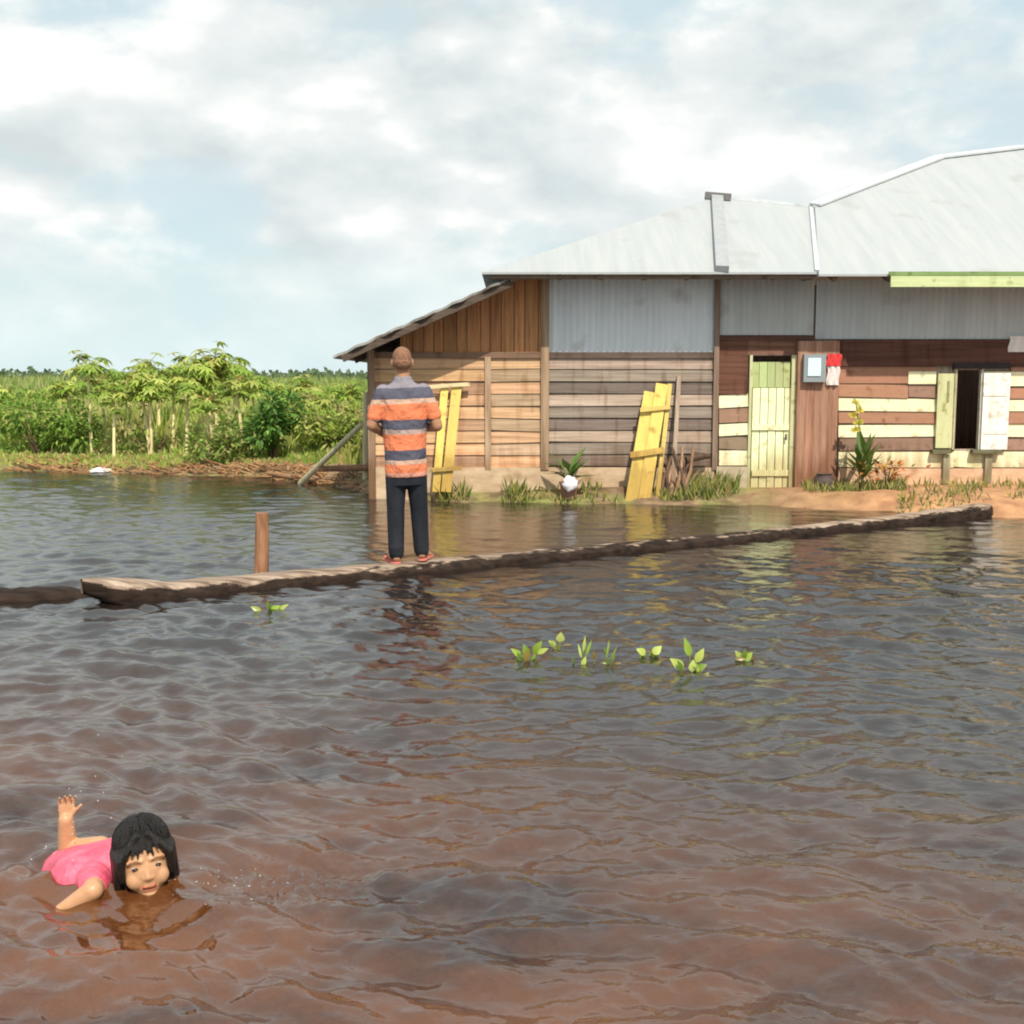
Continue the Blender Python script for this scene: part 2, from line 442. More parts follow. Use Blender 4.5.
gust = 1 + .35 * np.sin(Xg * .8 + 1.1 * np.sin(Yg * .5)) * np.cos(Yg * .62 + .5 * Xg)
calm = np.interp(Yg, [0, 3.2, 5, 7.5, 10, 14, 23], [1.45, 1.35, 1.2, 1.0, .6, .46, .55])
Zg *= gust * calm * (1 + .9 * np.clip((-Xg - 1.2) / 1.5, 0, 1) * np.clip((Yg - 7) / 2, 0, 1))
# the swimmer's own ripples
dg = np.hypot(Xg - GIRL.x, Yg - GIRL.y)
Zg += .011 * np.sin(dg * 46) * np.exp(-((dg - .34) / .20) ** 2) * (.6 + .4 * np.sin(np.arctan2(Yg - GIRL.y, Xg - GIRL.x) * 5))
dg2 = np.hypot(Xg - GIRL.x - .42, (Yg - GIRL.y - .02) * 1.5)
Zg += .011 * np.sin(Xg * 70 + 4 * np.sin(Yg * 40)) * np.cos(Yg * 85 + 3 * np.sin(Xg * 33)) * np.exp(-(dg2 / .2) ** 2)
ext = ([(-400, -60, -.06), (400, -60, -.06), (400, 60, -.06), (-400, 60, -.06)], [[0, 1, 2, 3]])
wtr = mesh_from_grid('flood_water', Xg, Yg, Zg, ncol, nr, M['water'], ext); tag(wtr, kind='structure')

# ------------------------------------------------------------------ the house
WY = 14.0
def W(px, py, Y=WY): return at(px, py, Y)
def var(c, a=.12):
    k = 1 + rnd.uniform(-a, a)
    return tuple(max(0, x * k * (1 + rnd.uniform(-.03, .03))) for x in c)
TAN = (.76, .475, .28); GREYB = (.47, .375, .295); BROWN = (.30, .165, .115); DKB = (.13, .065, .045)
CREAM = (.90, .87, .58); PALEG = (.92, .93, .60); RUST = (.36, .20, .14)

house = empty('wooden_house', Vector((1.8, 16, .15)), 'long low wooden house with pale metal roof and cream striped boards behind the flood', 'house')

def hboards(mb, x0, x1, y0, y1, n, cols, Y=WY, jit=.004, a=.12, gap=.008):
    zt = W((x0+x1)/2, y0, Y).z; zb = W((x0+x1)/2, y1, Y).z
    xa = W(x0, (y0+y1)/2, Y).x; xb = W(x1, (y0+y1)/2, Y).x
    h = (zt - zb) / n
    for i in range(n):
        za = zt - i * h; zz = za - h + gap
        c = cols[i % len(cols)]
        yy = Y + rnd.uniform(-jit, jit)
        s = rnd.uniform(-.011, .011)
        v = [(xa, yy - .012, zz + s), (xb, yy - .012, zz - s), (xb, yy + .02, zz - s), (xa, yy + .02, zz + s),
             (xa, yy + .003, za + s), (xb, yy + .003, za - s), (xb, yy + .02, za - s), (xa, yy + .02, za + s)]
        mb.add(v, [(3,2,1,0),(4,5,6,7),(0,1,5,4),(1,2,6,5),(2,3,7,6),(3,0,4,7)], var(c, a))
def pbox(mb, x0, x1, y0, y1, Y, t, col=(1, 1, 1)):
    ym = (y0 + y1) / 2
    a = Vector((W(x0, ym, Y).x, Y, W(x0, y1, Y).z)); b = Vector((W(x1, ym, Y).x, Y, W(x1, y0, Y).z))
    mb.box((a.x, Y, a.z), (b.x, Y + t, b.z), col)
def zinc(name, x0, x1, y0, y1, Y, tone=(1, 1, 1)):
    ym = (y0 + y1) / 2
    a = Vector((W(x0, ym, Y).x, Y, W(x0, y1, Y).z)); b = Vector((W(x1, ym, Y).x, Y, W(x1, y0, Y).z))
    mb = MB(); n = int((b.x - a.x) / .019)
    v = []; f = []
    for i in range(n + 1):
        x = a.x + (b.x - a.x) * i / n
        yy = Y + .006 * math.sin(2 * math.pi * (x - a.x) / .076)
        v += [(x, yy, a.z), (x, yy, b.z), (x, yy + .004, a.z), (x, yy + .004, b.z)]
    for i in range(n):
        o = i * 4; q = o + 4
        f += [(o, q, q+1, o+1), (o+3, q+3, q+2, o+2), (o+1, q+1, q+3, o+3), (o, o+2, q+2, q)]
    mb.add(v, f, tone)
    return mb.build(name, M['zinc'], house)

# lean-to roof line (front edge at Y = 13.4)
LY = 13.4
la = at(333, 356, LY); lb = at(503, 280, LY)
def lean_z(x): return la.z + (lb.z - la.z) * (x - la.x) / (lb.x - la.x)

# backing: one dark inner wall with the openings left free, and an interior shell
mb = MB()
for (x0, x1, y0, y1) in ((372, 716, 360, 486), (716, 752, 280, 490), (752, 796, 280, 354), (796, 954, 285, 480),
                         (954, 982, 285, 370), (954, 982, 449, 480), (982, 1260, 285, 480), (549, 716, 276, 360)):
    pbox(mb, x0, x1, y0, y1, WY + .035, .03, (.5, .4, .33))
ga, gb = W(400, 356), W(549, 356)
mb.prism([(ga.x, WY + .035, ga.z), (gb.x, WY + .035, ga.z), (gb.x, WY + .035, lean_z(gb.x) - .04), (ga.x, WY + .035, lean_z(ga.x) - .04)], (0, .03, 0), (.4, .28, .2))
mb.build('inner_wall', M['vboard'], house)
xr = W(1260, 400).x; xl = W(372, 400).x
mb = MB()
mb.box((xl, 18.7, 0), (lb.x + .2, 18.75, 1.7), (.4, .3, .25)); mb.box((lb.x + .2, 18.7, 0), (xr, 18.75, 2.6), (.4, .3, .25))
mb.box((xr, WY + .07, 0), (xr + .05, 18.7, 2.6), (.4, .3, .25))
mb.box((xl - .05, WY + .07, 0), (xl, 18.7, 1.75), (.5, .36, .26))
mb.box((xl, WY + .07, .16), (xr, 18.7, .2), (.25, .18, .14))
mb.build('rear_wall', M['vboard'], house)

# section 1: tan boards under the lean-to
mb = MB()
hboards(mb, 372, 489, 357, 468, 9, [TAN, var(TAN, .1), (.44, .28, .18)], a=.16)
hboards(mb, 489, 542, 357, 468, 9, [TAN, (.56, .39, .26)], a=.14)
mb.build('board_wall', M['board'], house)
mb = MB(); x = 400.0
while x < 541:
    wd = rnd.uniform(9, 14); x2 = min(x + wd, 541)
    a = W(x + .5, 356); bx = W(x2 - .3, 356).x
    z0 = a.z; t0, t1 = lean_z(a.x) - .03, lean_z(bx) - .03
    
    yy = WY + rnd.uniform(-.005, .005); c = var((.54, .26, .115), .25)
    v = [(a.x, yy, z0), (bx, yy, z0), (bx, yy + .02, z0), (a.x, yy + .02, z0), (a.x, yy, t0), (bx, yy, t1), (bx, yy + .02, t1), (a.x, yy + .02, t0)]
    mb.add(v, [(3,2,1,0),(4,5,6,7),(0,1,5,4),(1,2,6,5),(2,3,7,6),(3,0,4,7)], c)
    x = x2
mb.build('gable_board', M['vboard'], house)
mb = MB()
for args in ((541, 549, 276, 470, WY - .045, .05, (.42, .29, .19)), (485, 491, 357, 470, WY - .035, .03, (.55, .40, .28)), (368, 375, 350, 500, WY - .045, .07, (.36, .24, .16))):
    mb = MB(); pbox(mb, *args); mb.build('wall_post', M['vboard'], house)
mb = MB(); pbox(mb, 375, 541, 352, 358, WY - .03, .03, (.24, .15, .10)); mb.build('batten', M['board'], house)

# section 2: zinc panel over grey boards
zinc('zinc_panel', 549, 717, 270, 352, WY)
mb = MB(); pbox(mb, 549, 717, 352, 358, WY - .025, .03, (.16, .12, .10)); mb.build('batten', M['board'], house)
mb = MB(); hboards(mb, 549, 713, 358, 467, 9, [GREYB, (.36, .29, .24), (.24, .19, .16)], a=.2, gap=.014)
mb.build('board_wall', M['board'], house)
mb = MB(); pbox(mb, 375, 714, 467.5, 505, WY - .03, .06, (1, .95, .88)); mb.build('plinth', M['plinth'], house)

# section 3: entrance bay
zinc('zinc_panel', 719, 814, 272, 335, WY - .02, (.70, .68, .64))
mb = MB(); pbox(mb, 714, 719, 270, 470, WY - .05, .07, (.30, .21, .16)); mb.build('wall_post', M['vboard'], house)
mb = MB()
pbox(mb, 719, 748, 340, 394, WY - .012, .03, (.17, .075, .05))
pbox(mb, 748.5, 800, 340, 355, WY - .010, .03, (.24, .12, .08))
pbox(mb, 717, 815, 335.5, 340, WY - .03, .04, (.14, .07, .05))
mb.build('brown_panel', M['board'], house)
mb = MB()
for (a, b_, c) in ((394.5, 408, CREAM), (408.7, 423, RUST), (423.5, 436, CREAM), (436.7, 450, (.28, .2, .14)), (450.5, 466, CREAM)):
    hboards(mb, 719, 748, a, b_, 1, [c], a=.05)
mb.build('striped_board_wall', M['paint'], house)
mb = MB(); pbox(mb, 716, 748, 466.6, 494, WY - .025, .06, (.9, .98, .98)); mb.build('plinth', M['plinth'], house)
# door
dm = MB()
for (a, b_) in ((750, 757.6), (758, 765.6), (766, 773.6), (774, 781.6), (782, 788.6)):
    pbox(dm, a + 1.7, b_ + 1.3, 388, 497, WY + .012 + rnd.uniform(-.007, .007), .022, var(PALEG, .10))
door = dm.build('door', M['vpaint'], house)
dm = MB()

for a, b_ in ((751.5, 759), (759.5, 767), (767.5, 775), (775.5, 783), (783.5, 790)): pbox(dm, a, b_, 362, 387.5, WY + .014 + rnd.uniform(-.004, .004), .02, var((.50, .58, .27), .1))
tag(dm.build('upper_panel', M['vpaint'], door), 'greener upper door boards')
for a, b_ in ((425, 430), (470, 476)):
    dm = MB(); pbox(dm, 752, 789, a, b_, WY - .010, .014, var(PALEG, .05)); dm.build('batten', M['vpaint'], door)
dm = MB(); dm.tube([W(786, 440, WY - .02), W(786, 434, WY - .03)], .012, 6, (.1, .1, .1)); dm.build('handle', M['plastic'], door)
mb = MB()
pbox(mb, 748.5, 751.2, 355, 498, WY - .03, .06, (.60, .62, .36)); pbox(mb, 790.3, 796, 355, 498, WY - .03, .06, (.64, .62, .36))
pbox(mb, 751.5, 790, 352.5, 355.5, WY - .025, .05, (.2, .11, .08))
mb.build('door_frame', M['vpaint'], house)
# brown pillar bay
mb = MB(); x = 796.5
while x < 837:
    x2 = min(x + 8.2, 838); pbox(mb, x, x2 - .08, 341, 500, WY - .09 + rnd.uniform(-.006, .006), .10, var((.44, .24, .165), .10)); x = x2
mb.build('plank_pillar', M['vboard'], house)

# section 4: right bay
zinc('zinc_panel', 816, 1260, 280, 339, WY - .01, (.72, .72, .70))
mb = MB(); pbox(mb, 838.5, 1260, 340, 366, WY - .03, .06, (.135, .062, .046)); mb.build('beam', M['board'], house)
mb = MB()
BR = (.40, .205, .13)
hboards(mb, 838.5, 936, 366.5, 384, 1, [BR], a=.05); hboards(mb, 838.5, 908, 384.3, 398, 1, [BR], a=.08)
hboards(mb, 908.5, 936, 384.6, 398, 1, [(.30, .18, .13)], a=.05)
for (a, b_, c) in ((398.6, 412, CREAM), (412.6, 424, BR), (424.6, 437.5, CREAM), (438, 451, (.27, .17, .12)), (451.6, 468, CREAM)):
    hboards(mb, 838.5, 953.5, a, b_, 1, [c], a=.06)
for (a, b_, c) in ((372, 387, CREAM), (387.6, 399, BR), (399.6, 411.5, CREAM), (412, 424, BR), (424.6, 438, CREAM), (438.6, 450.5, (.36, .22, .16)), (451.6, 468, CREAM)):
    hboards(mb, 982.5, 1260, a, b_, 1, [c], a=.06)
hboards(mb, 953.8, 982.2, 451.6, 468, 1, [CREAM], a=.06)
hboards(mb, 1011, 1260, 366.5, 371.6, 1, [BR])
mb.build('striped_board_wall', M['paint'], house)
mb = MB(); pbox(mb, 908.5, 936.2, 371.5, 384, WY - .022, .02, CREAM); mb.build('patch_board', M['paint'], house)
mb = MB(); pbox(mb, 838.5, 1260, 468.5, 486, WY - .02, .06, (1.15, .95, .85)); mb.build('plinth', M['plinth'], house)
win = MB()
pbox(win, 953.8, 956, 369, 450, WY - .03, .07, (.5, .46, .3)); pbox(win, 979.8, 982, 369, 450, WY - .03, .07, (.6, .58, .5)); pbox(win, 953.8, 1010.5, 363, 368.6, WY - .06, .03, (.03, .022, .02))  # near-black top bar paints in the shaded gap above the window
wo = win.build('window', M['paint'], house)
mb = MB(); pbox(mb, 937, 953, 373.5, 448, WY - .055, .028, (.62, .64, .36)); pbox(mb, 947.5, 949.5, 381, 402, WY - .064, .008, (.30, .31, .14)); tag(mb.build('shutter', M['vpaint'], wo), 'pale green shutter folded back')
mb = MB(); pbox(mb, 982.5, 1009, 373, 449.5, WY - .06, .028, (.92, .90, .86)); pbox(mb, 984, 1007.5, 392, 396, WY - .068, .008, (.86, .84, .8)); pbox(mb, 984, 1007.5, 430, 434, WY - .068, .008, (.86, .84, .8)); tag(mb.build('shutter', M['vpaint'], wo), 'white shutter folded back')
for a, b_ in ((933, 951), (973, 1002)):
    mb = MB(); pbox(mb, a, b_, 449.8, 453.8, WY - .10, .09, (.17, .17, .10)); mb.build('sill', M['board'], wo)
for x in (943, 985):
    mb = MB(); pbox(mb, x, x + 7, 454.5, 484, WY - .055, .032, (.42, .42, .30)); mb.build('wall_strut', M['vboard'], house)

# roofs
EY = 13.32
ez = at(650, 272, EY).z
pl0 = Vector((0, EY, ez)); pitch = .5
nrm = Vector((0, -pitch, 1)).normalized()
def rp_(px, py, lift=0): return onplane(px, py, pl0, nrm) + Vector((0, 0, lift))
eL = Vector((at(482, 279, EY).x, EY, ez)); eR = Vector((at(817, 273, EY).x, EY, ez))
ap = rp_(714, 197); r2 = rp_(733, 199); r3 = rp_(811, 207)
DZ = (0, 0, -.025)
mb = MB()
mb.prism([eL, eR, r3, r2, ap], DZ)
bY = ap.y + (ap.y - EY)
bl = Vector((eL.x, bY, ez)); br = Vector((r3.x, bY, ez))
mb.prism([eL, ap, bl], DZ); mb.prism([ap, r2, r3, br, bl], DZ)
roof = mb.build('roof', M['roof'], house)
def strip(mb, p, q, wdt, h, lift, col, side):
    mb.bar(p + Vector((0, 0, lift)), q + Vector((0, 0, lift)), wdt, h, side, col)
mb = MB(); a = rp_(717, 199); b_ = Vector((at(722, 272, EY).x, EY - .02, ez))
strip(mb, b_, a, .15, .07, .035, (.50, .50, .50), nrm)
mb.build('flashing', M['zinc'], roof)
mb = MB(); strip(mb, rp_(705, 198), rp_(731, 200), .12, .09, .03, (.22, .2, .19), (0, 0, 1)); mb.build('ridge_cap', M['zinc'], roof)
mb = MB(); strip(mb, r2, r3, .05, .04, .01, (.9, .9, .9), (0, 0, 1)); strip(mb, r3, eR, .05, .03, .01, (.72, .72, .72), nrm)
mb.build('ridge_cap', M['zinc'], roof)
# right-hand hipped roof, a little in front of the other
EY2 = 13.25; ez2 = at(950, 274, EY2).z
pl2 = Vector((0, EY2, ez2)); pt2 = .52; nr2 = Vector((0, -pt2, 1)).normalized()
def rq(px, py): return onplane(px, py, pl2, nr2)
q0 = Vector((at(819, 274, EY2).x, EY2, ez2)); q1 = rq(815, 206); q2 = rq(940, 158); q3 = rq(1024, 148)
q4 = Vector((xr + .5, q3.y + .1, q3.z + .05)); q5 = Vector((xr + .5, EY2, ez2))
mb = MB(); mb.prism([q0, q5, q4, q3, q2, q1], DZ)
bb = q3.y * 2 - EY2
b0 = Vector((q0.x, bb, ez2)); b5 = Vector((xr + .5, bb, ez2))
mb.prism([q0, q1, q2, b0], DZ); mb.prism([q2, q3, q4, b5, b0], DZ)
roof2 = mb.build('roof', M['roof'], house)
mb = MB()
for a, b_ in ((q1, q2), (q2, q3), (q3, q4)): mb.bar(a + Vector((0, 0, .02)), b_ + Vector((0, 0, .02)), .16, .03, (0, -.3, 1), (1.5, 1.5, 1.5))
mb.build('ridge_cap', M['roof'], roof2)
mb = MB(); a = at(890, 287, EY2 - .02); b_ = at(1260, 274, EY2 - .02)
mb.box((a.x, EY2 - .045, a.z), (xr + .5, EY2 - .02, b_.z - .02), (.60, .68, .36))
mb.box((a.x - .02, EY2 - .05, b_.z - .018), (xr + .5, EY2 - .015, b_.z + .025), (.22, .34, .12))
mb.build('fascia', M['paint'], house)
# rafter ends and front purlin under the eaves
mb = MB()
mb.box((at(490, 280, EY + .06).x, EY + .04, ez - .075), (eR.x, EY + .09, ez - .028), (.2, .14, .1)); mb.build('purlin', M['board'], house)
for px in (560, 602, 645, 688, 731, 775, 812):
    x = at(px, 280, EY).x
    mb = MB(); mb.bar((x, EY + .1, ez - .05), (x, WY + .3, ez - .05 + .5 * .58), .05, .07, (0, 0, 1), (.22, .15, .11)); mb.build('rafter', M['board'], house)
for k in range(7):
    x = q0.x + .2 + k * .62
    mb = MB(); mb.bar((x, EY2 + .06, ez2 - .05), (x, WY + .3, ez2 - .05 + .5 * .68), .05, .07, (0, 0, 1), (.22, .15, .11)); mb.build('rafter', M['board'], house)
# lean-to roof slab with old sheet
mb = MB(); n = 40
v = []; f = []
for i in range(n + 1):
    t = i / n
    x = la.x + (lb.x + .25 - la.x) * t; z = lean_z(x) + .012 * math.sin(i * 1.57) * .6
    v += [(x, LY + .03 * math.sin(i * .9), z), (x, 18.8, z), (x, LY + .03 * math.sin(i * .9), z - .03), (x, 18.8, z - .03)]
for i in range(n):
    o = i * 4; q = o + 4
    f += [(o, q, q+1, o+1), (o+2, o+3, q+3, q+2), (o, o+2, q+2, q), (o+1, q+1, q+3, o+3)]
f += [(0, 1, 3, 2), (n*4, n*4+2, n*4+3, n*4+1)]
mb.add(v, f)
lr = mb.build('lean_to_roof', M['oldroof'], house)
mb = MB()
for y_ in (LY + .05, WY + .5, 16, 18):
    mb = MB(); mb.bar((la.x + .1, y_, lean_z(la.x + .1) - .075), (lb.x + .1, y_, lean_z(lb.x + .1) - .075), .06, .08, (0, 0, 1), (.12, .09, .07)); mb.build('rafter', M['board'], lr)

# things on and beside the house wall
mt = empty('electricity_meter', W(815, 368, WY - .1), 'small grey meter box with pale blue face on the brown plank pillar', 'meter box')
mb = MB(); pbox(mb, 804, 826, 354, 382, WY - .17, .075, (.28, .31, .33)); mb.build('casing', M['plastic'], mt)
mb = MB(); pbox(mb, 808, 821, 358, 376, WY - .182, .012, (.66, .86, .90)); mb.build('face', M['plastic'], mt)
fl = empty('flag', W(836, 370, WY - .1), 'little red over white cloth flag hung beside the meter box', 'flag')
def clothstrip(x0, x1, y0, y1, Y, col, name, par):
    mb = MB(); a = W(x0, y1, Y); b_ = W(x1, y0, Y); n = 12; v = []; f = []
    for i in range(n + 1):
        for j in range(7):
            x = a.x + (b_.x - a.x) * i / n; z = b_.z + (a.z - b_.z) * j / 6
            v.append((x + .01 * math.sin(j), Y + .014 * math.sin(i * 1.1 + j * .3), z))
    for i in range(n):
        for j in range(6): f.append((i*7+j, (i+1)*7+j, (i+1)*7+j+1, i*7+j+1))
    k = len(v)
    v += [(p[0], p[1] + .003, p[2]) for p in v]
    f += [tuple(reversed([q + k for q in g_])) for g_ in f]
    mb.add(v, f, col); return mb.build(name, M['cloth'], par, True)
clothstrip(827, 842, 354, 366, WY - .125, (.72, .06, .06), 'red_cloth', fl)
clothstrip(827, 840, 366.5, 385, WY - .125, (.80, .72, .70), 'white_cloth', fl)
rg = empty('white_rag', W(1018, 346, WY - .06), 'crumpled white rag caught on the dark beam at the right', 'rag')
clothstrip(1009, 1030, 336, 352, WY - .05, (.86, .80, .78), 'cloth', rg)

def ground_at(px, Y): 
    x = at(px, 480, Y).x
    return Vector((x, Y, gz(x, Y)))
YEL = (.78, .60, .16)
# yellow plank panel leaning on the grey boards
b0 = ground_at(640, 13.62)
yp = empty('plank_panel', b0, 'wide yellow plank panel leaning against the grey weathered boards', 'plank panel')
def lean(px0, py0, Y0, px1, py1, Y1): return at(px0, py0, Y0), at(px1, py1, Y1)
for i, (a, b_, wd) in enumerate(((630, 650, .145), (643, 662, .145))):
    p0, p1 = lean(a, 508, 13.55, b_, 392 - i * 8, 13.93)
    mb = MB(); mb.bar(p0, p1, wd, .022, (0, 1, 0), var(YEL, .08)); mb.build('plank', M['vpaint'], yp)
p0, p1 = lean(657, 500, 13.6, 670, 384, 13.95); mb = MB(); mb.bar(p0, p1, .05, .03, (0, 1, 0), (.66, .50, .14)); mb.build('plank', M['vpaint'], yp)
p0, p1 = lean(630, 455, 13.66, 664, 450, 13.69); mb = MB(); mb.bar(p0, p1, .07, .025, (0, 1, 0), (.62, .42, .12)); mb.build('batten', M['paint'], yp)
p0, p1 = lean(640, 410, 13.80, 670, 407, 13.83); mb = MB(); mb.bar(p0, p1, .05, .025, (0, 1, 0), (.74, .56, .18)); mb.build('batten', M['paint'], yp)
p0, p1 = lean(672, 500, 13.7, 679, 376, 13.97); mb = MB(); mb.bar(p0, p1, .05, .03, (0, 1, 0), (.46, .36, .28))
tag(mb.build('leaning_stick', M['vboard']), 'narrow weathered slat leaning just right of the wide yellow panel', 'slat')
# the other yellow panel, half hidden by the standing man
yp = empty('plank_panel', ground_at(445, 13.75), 'narrow yellow plank panel with a top rail, half hidden behind the standing person', 'plank panel')
for a, b_, wd in ((446, 457, .12), (436, 445, .09)):
    p0, p1 = lean(a, 492, 13.7, b_, 384, 13.93); mb = MB(); mb.bar(p0, p1, wd, .022, (0, 1, 0), var(YEL, .08)); mb.build('plank', M['vpaint'], yp)
p0, p1 = lean(428, 387, 13.88, 470, 384, 13.90); mb = MB(); mb.bar(p0, p1, .045, .03, (0, 1, 0), (.80, .66, .40)); mb.build('batten', M['paint'], yp)
p0, p1 = lean(430, 470, 13.70, 462, 468, 13.72); mb = MB(); mb.bar(p0, p1, .05, .025, (0, 1, 0), (.66, .48, .16)); mb.build('batten', M['paint'], yp)
# firewood heap
fw = empty('firewood_heap', ground_at(680, 13.75), 'tangled heap of dark firewood sticks propped beside the wide yellow panel', 'firewood')
for i in range(17):
    p0 = at(rnd.uniform(660, 696), rnd.uniform(490, 500), rnd.uniform(13.6, 13.75)); p1 = at(rnd.uniform(662, 700), rnd.uniform(444, 476), rnd.uniform(13.78, 13.92))
    mid = (p0 + p1) / 2 + Vector((rnd.uniform(-.05, .05), -.02, rnd.uniform(-.02, .02)))
    mb = MB(); mb.tube([p0, mid, p1], [.024, .02, .014], 7, var(rnd.choice([(1.3, 1.1, 1), (.8, .7, .7), (2.2, 1.9, 1.7)]), .2)); mb.build('stick', M['bark'], fw)
p0 = at(686, 460, 13.8); p1 = at(710, 456, 13.85)
mb = MB(); mb.tube([p0, (p0 + p1) / 2 + Vector((0, 0, .02)), p1], [.045, .05, .03], 9, (.6, .55, .5)); mb.build('stick', M['bark'], fw)
# white pot with a leafy plant
def potted(name, base, r0, r1, h, potcol, label, leafcol, nleaf, LL, LW, spread, cat='potted plant'):
    t = empty(name, base, label, cat)
    mb = MB(); z = base.z
    pts = [base + Vector((0, 0, k)) for k in (0, h * .5, h * .9, h * .9, h)]
    mb.tube(pts, [r0, (r0 + r1) / 2, r1, r1 * 1.1, r1 * 1.1], 18, potcol); mb.build('pot', M['plastic'], t, False)
    mb = MB()
    top = base + Vector((0, 0, h))
    mb.tube([top - Vector((0, 0, .03)), top + Vector((.01, 0, LL * .3))], [.012, .007], 6, (.3, .35, .1)); mb.build('stem', M['leaf'], t)
    mb = MB()
    for i in range(nleaf):
        a = rnd.uniform(0, 6.283); e = rnd.uniform(.3, 1.35)
        d = Vector((math.cos(a) * math.cos(e) * spread, math.sin(a) * math.cos(e) * .8, math.sin(e)))
        mb.leaf(top + Vector((0, 0, rnd.uniform(0, LL * .3))), d, Vector((0, 0, 1)), LL * rnd.uniform(.6, 1), LW * rnd.uniform(.8, 1.2), var(leafcol, .3), droop=.3)
    mb.build('foliage', M['gloss_leaf'], t)
    return t
b = ground_at(569, 13.66)
potted('potted_plant', b, .085, .11, .20, (.24, .12, .09), 'potted plant with broad drooping green leaves beside a white bag', (.13, .22, .05), 16, .42, .11, 1.3)
bgm = MB()
bc = at(570, 484, 13.52)
for j in range(9):
    pass
# white plastic bag hung on the pot front
def blob(mb, c, r, col, nlat=10, nlon=14, crum=.12, seed=0):
    v = []; f = []
    for i in range(nlat + 1):
        th = math.pi * i / nlat
        for k in range(nlon):
            ph = 2 * math.pi * k / nlon
            d = Vector((math.sin(th) * math.cos(ph), math.sin(th) * math.sin(ph), math.cos(th)))
            q = 1 + crum * mnoise.noise(d * 2.6 + Vector((seed, 0, 0))) * 2
            v.append(c + Vector((d.x * r[0], d.y * r[1], d.z * r[2])) * q)
    for i in range(nlat):
        for k in range(nlon):
            k2 = (k + 1) % nlon
            f.append((i*nlon+k, (i+1)*nlon+k, (i+1)*nlon+k2, i*nlon+k2))
    mb.add(v, f, col)
blob(bgm, bc, (.085, .05, .085), (.86, .83, .88), crum=.2, seed=3)
tag(bgm.build('plastic_bag', M['plastic'], None, True), 'crumpled white plastic bag hung against the dark pot', 'bag')
# dark pot beside the pillar
b = ground_at(824, 13.72); t = empty('clay_pot', b, 'squat dark clay pot on the mud at the foot of the brown pillar', 'pot')
mb = MB(); mb.tube([b + Vector((0, 0, k)) for k in (-.02, .05, .12, .16, .18)], [.07, .12, .12, .085, .10], 18, (.11, .08, .075)); mb.build('body', M['plain'], t, True)
# big strap-leaved plant with yellow flower head
b = ground_at(862, 13.6); t = empty('flowering_plant', b, 'tall green strap leaved plant with yellow flowers before the striped wall', 'plant')
mb = MB(); mb.tube([b, b + Vector((.0, 0, .4)), at(856, 402, 13.62)], [.016, .012, .008], 6, (.34, .4, .12)); mb.build('stem', M['leaf'], t)
mb = MB()
for i in range(34):
    a = rnd.uniform(0, 6.283); e = rnd.uniform(.5, 1.4)
    d = Vector((math.cos(a) * math.cos(e) * .9, math.sin(a) * math.cos(e) * .7, math.sin(e)))
    mb.leaf(b + Vector((rnd.uniform(-.04, .04), 0, rnd.uniform(.1, .36))), d, Vector((0, 0, 1)), rnd.uniform(.25, .46), .07, var((.10, .17, .035), .4), droop=.3)
mb.build('foliage', M['gloss_leaf'], t)
for fx, fy in ((855, 404), (860, 411), (853, 417), (859, 424), (856, 431)):
    mb = MB(); c = at(fx, fy, 13.62)
    for i in range(8):
        d = Vector((rnd.uniform(-1, 1), rnd.uniform(-1, .4), rnd.uniform(-.2, 1)))
        mb.leaf(c, d, Vector((0, -1, .3)), .075, .05, var((.80, .72, .14), .15))
    mb.build('flower', M['leaf'], t)
# orange croton
b = ground_at(886, 13.55); t = empty('croton_shrub', b, 'low croton shrub with orange and red leaves at the wall foot', 'shrub')
mb = MB()
for k in range(4): mb.tube([b, b + Vector((rnd.uniform(-.15, .15), rnd.uniform(-.05, .05), .26))], [.009, .005], 5, (.3, .2, .12))
mb.build('stem', M['bark'], t)
mb = MB()
for i in range(70):
    p = b + Vector((rnd.gauss(0, .13), rnd.gauss(0, .06), rnd.uniform(.08, .32)))
    d = Vector((rnd.uniform(-1, 1), rnd.uniform(-1, .5), rnd.uniform(-.1, 1)))
    mb.leaf(p, d, Vector((0, -.4, 1)), .12, .04, var(rnd.choice([(.62, .24, .07), (.45, .10, .04), (.70, .40, .10), (.22, .18, .05)]), .2))
mb.build('foliage', M['gloss_leaf'], t)
# step plank at the door
a = at(742, 498, 13.62); b_ = at(842, 497, 13.60)
mb = MB(); mb.bar(a + Vector((0, 0, .0)), b_ + Vector((0, 0, .0)), .16, .035, (0, 0, 1), (.48, .33, .24))
for p in (a, b_):
    q = p + (Vector((.12, 0, 0)) if p is a else Vector((-.12, 0, 0)))
    mb.box((q.x - .04, q.y - .06, -.25), (q.x + .04, q.y + .06, q.z - .02), (.35, .25, .18))
tag(mb.build('step_plank', M['board']), 'low plank step laid before the pale green door', 'plank')

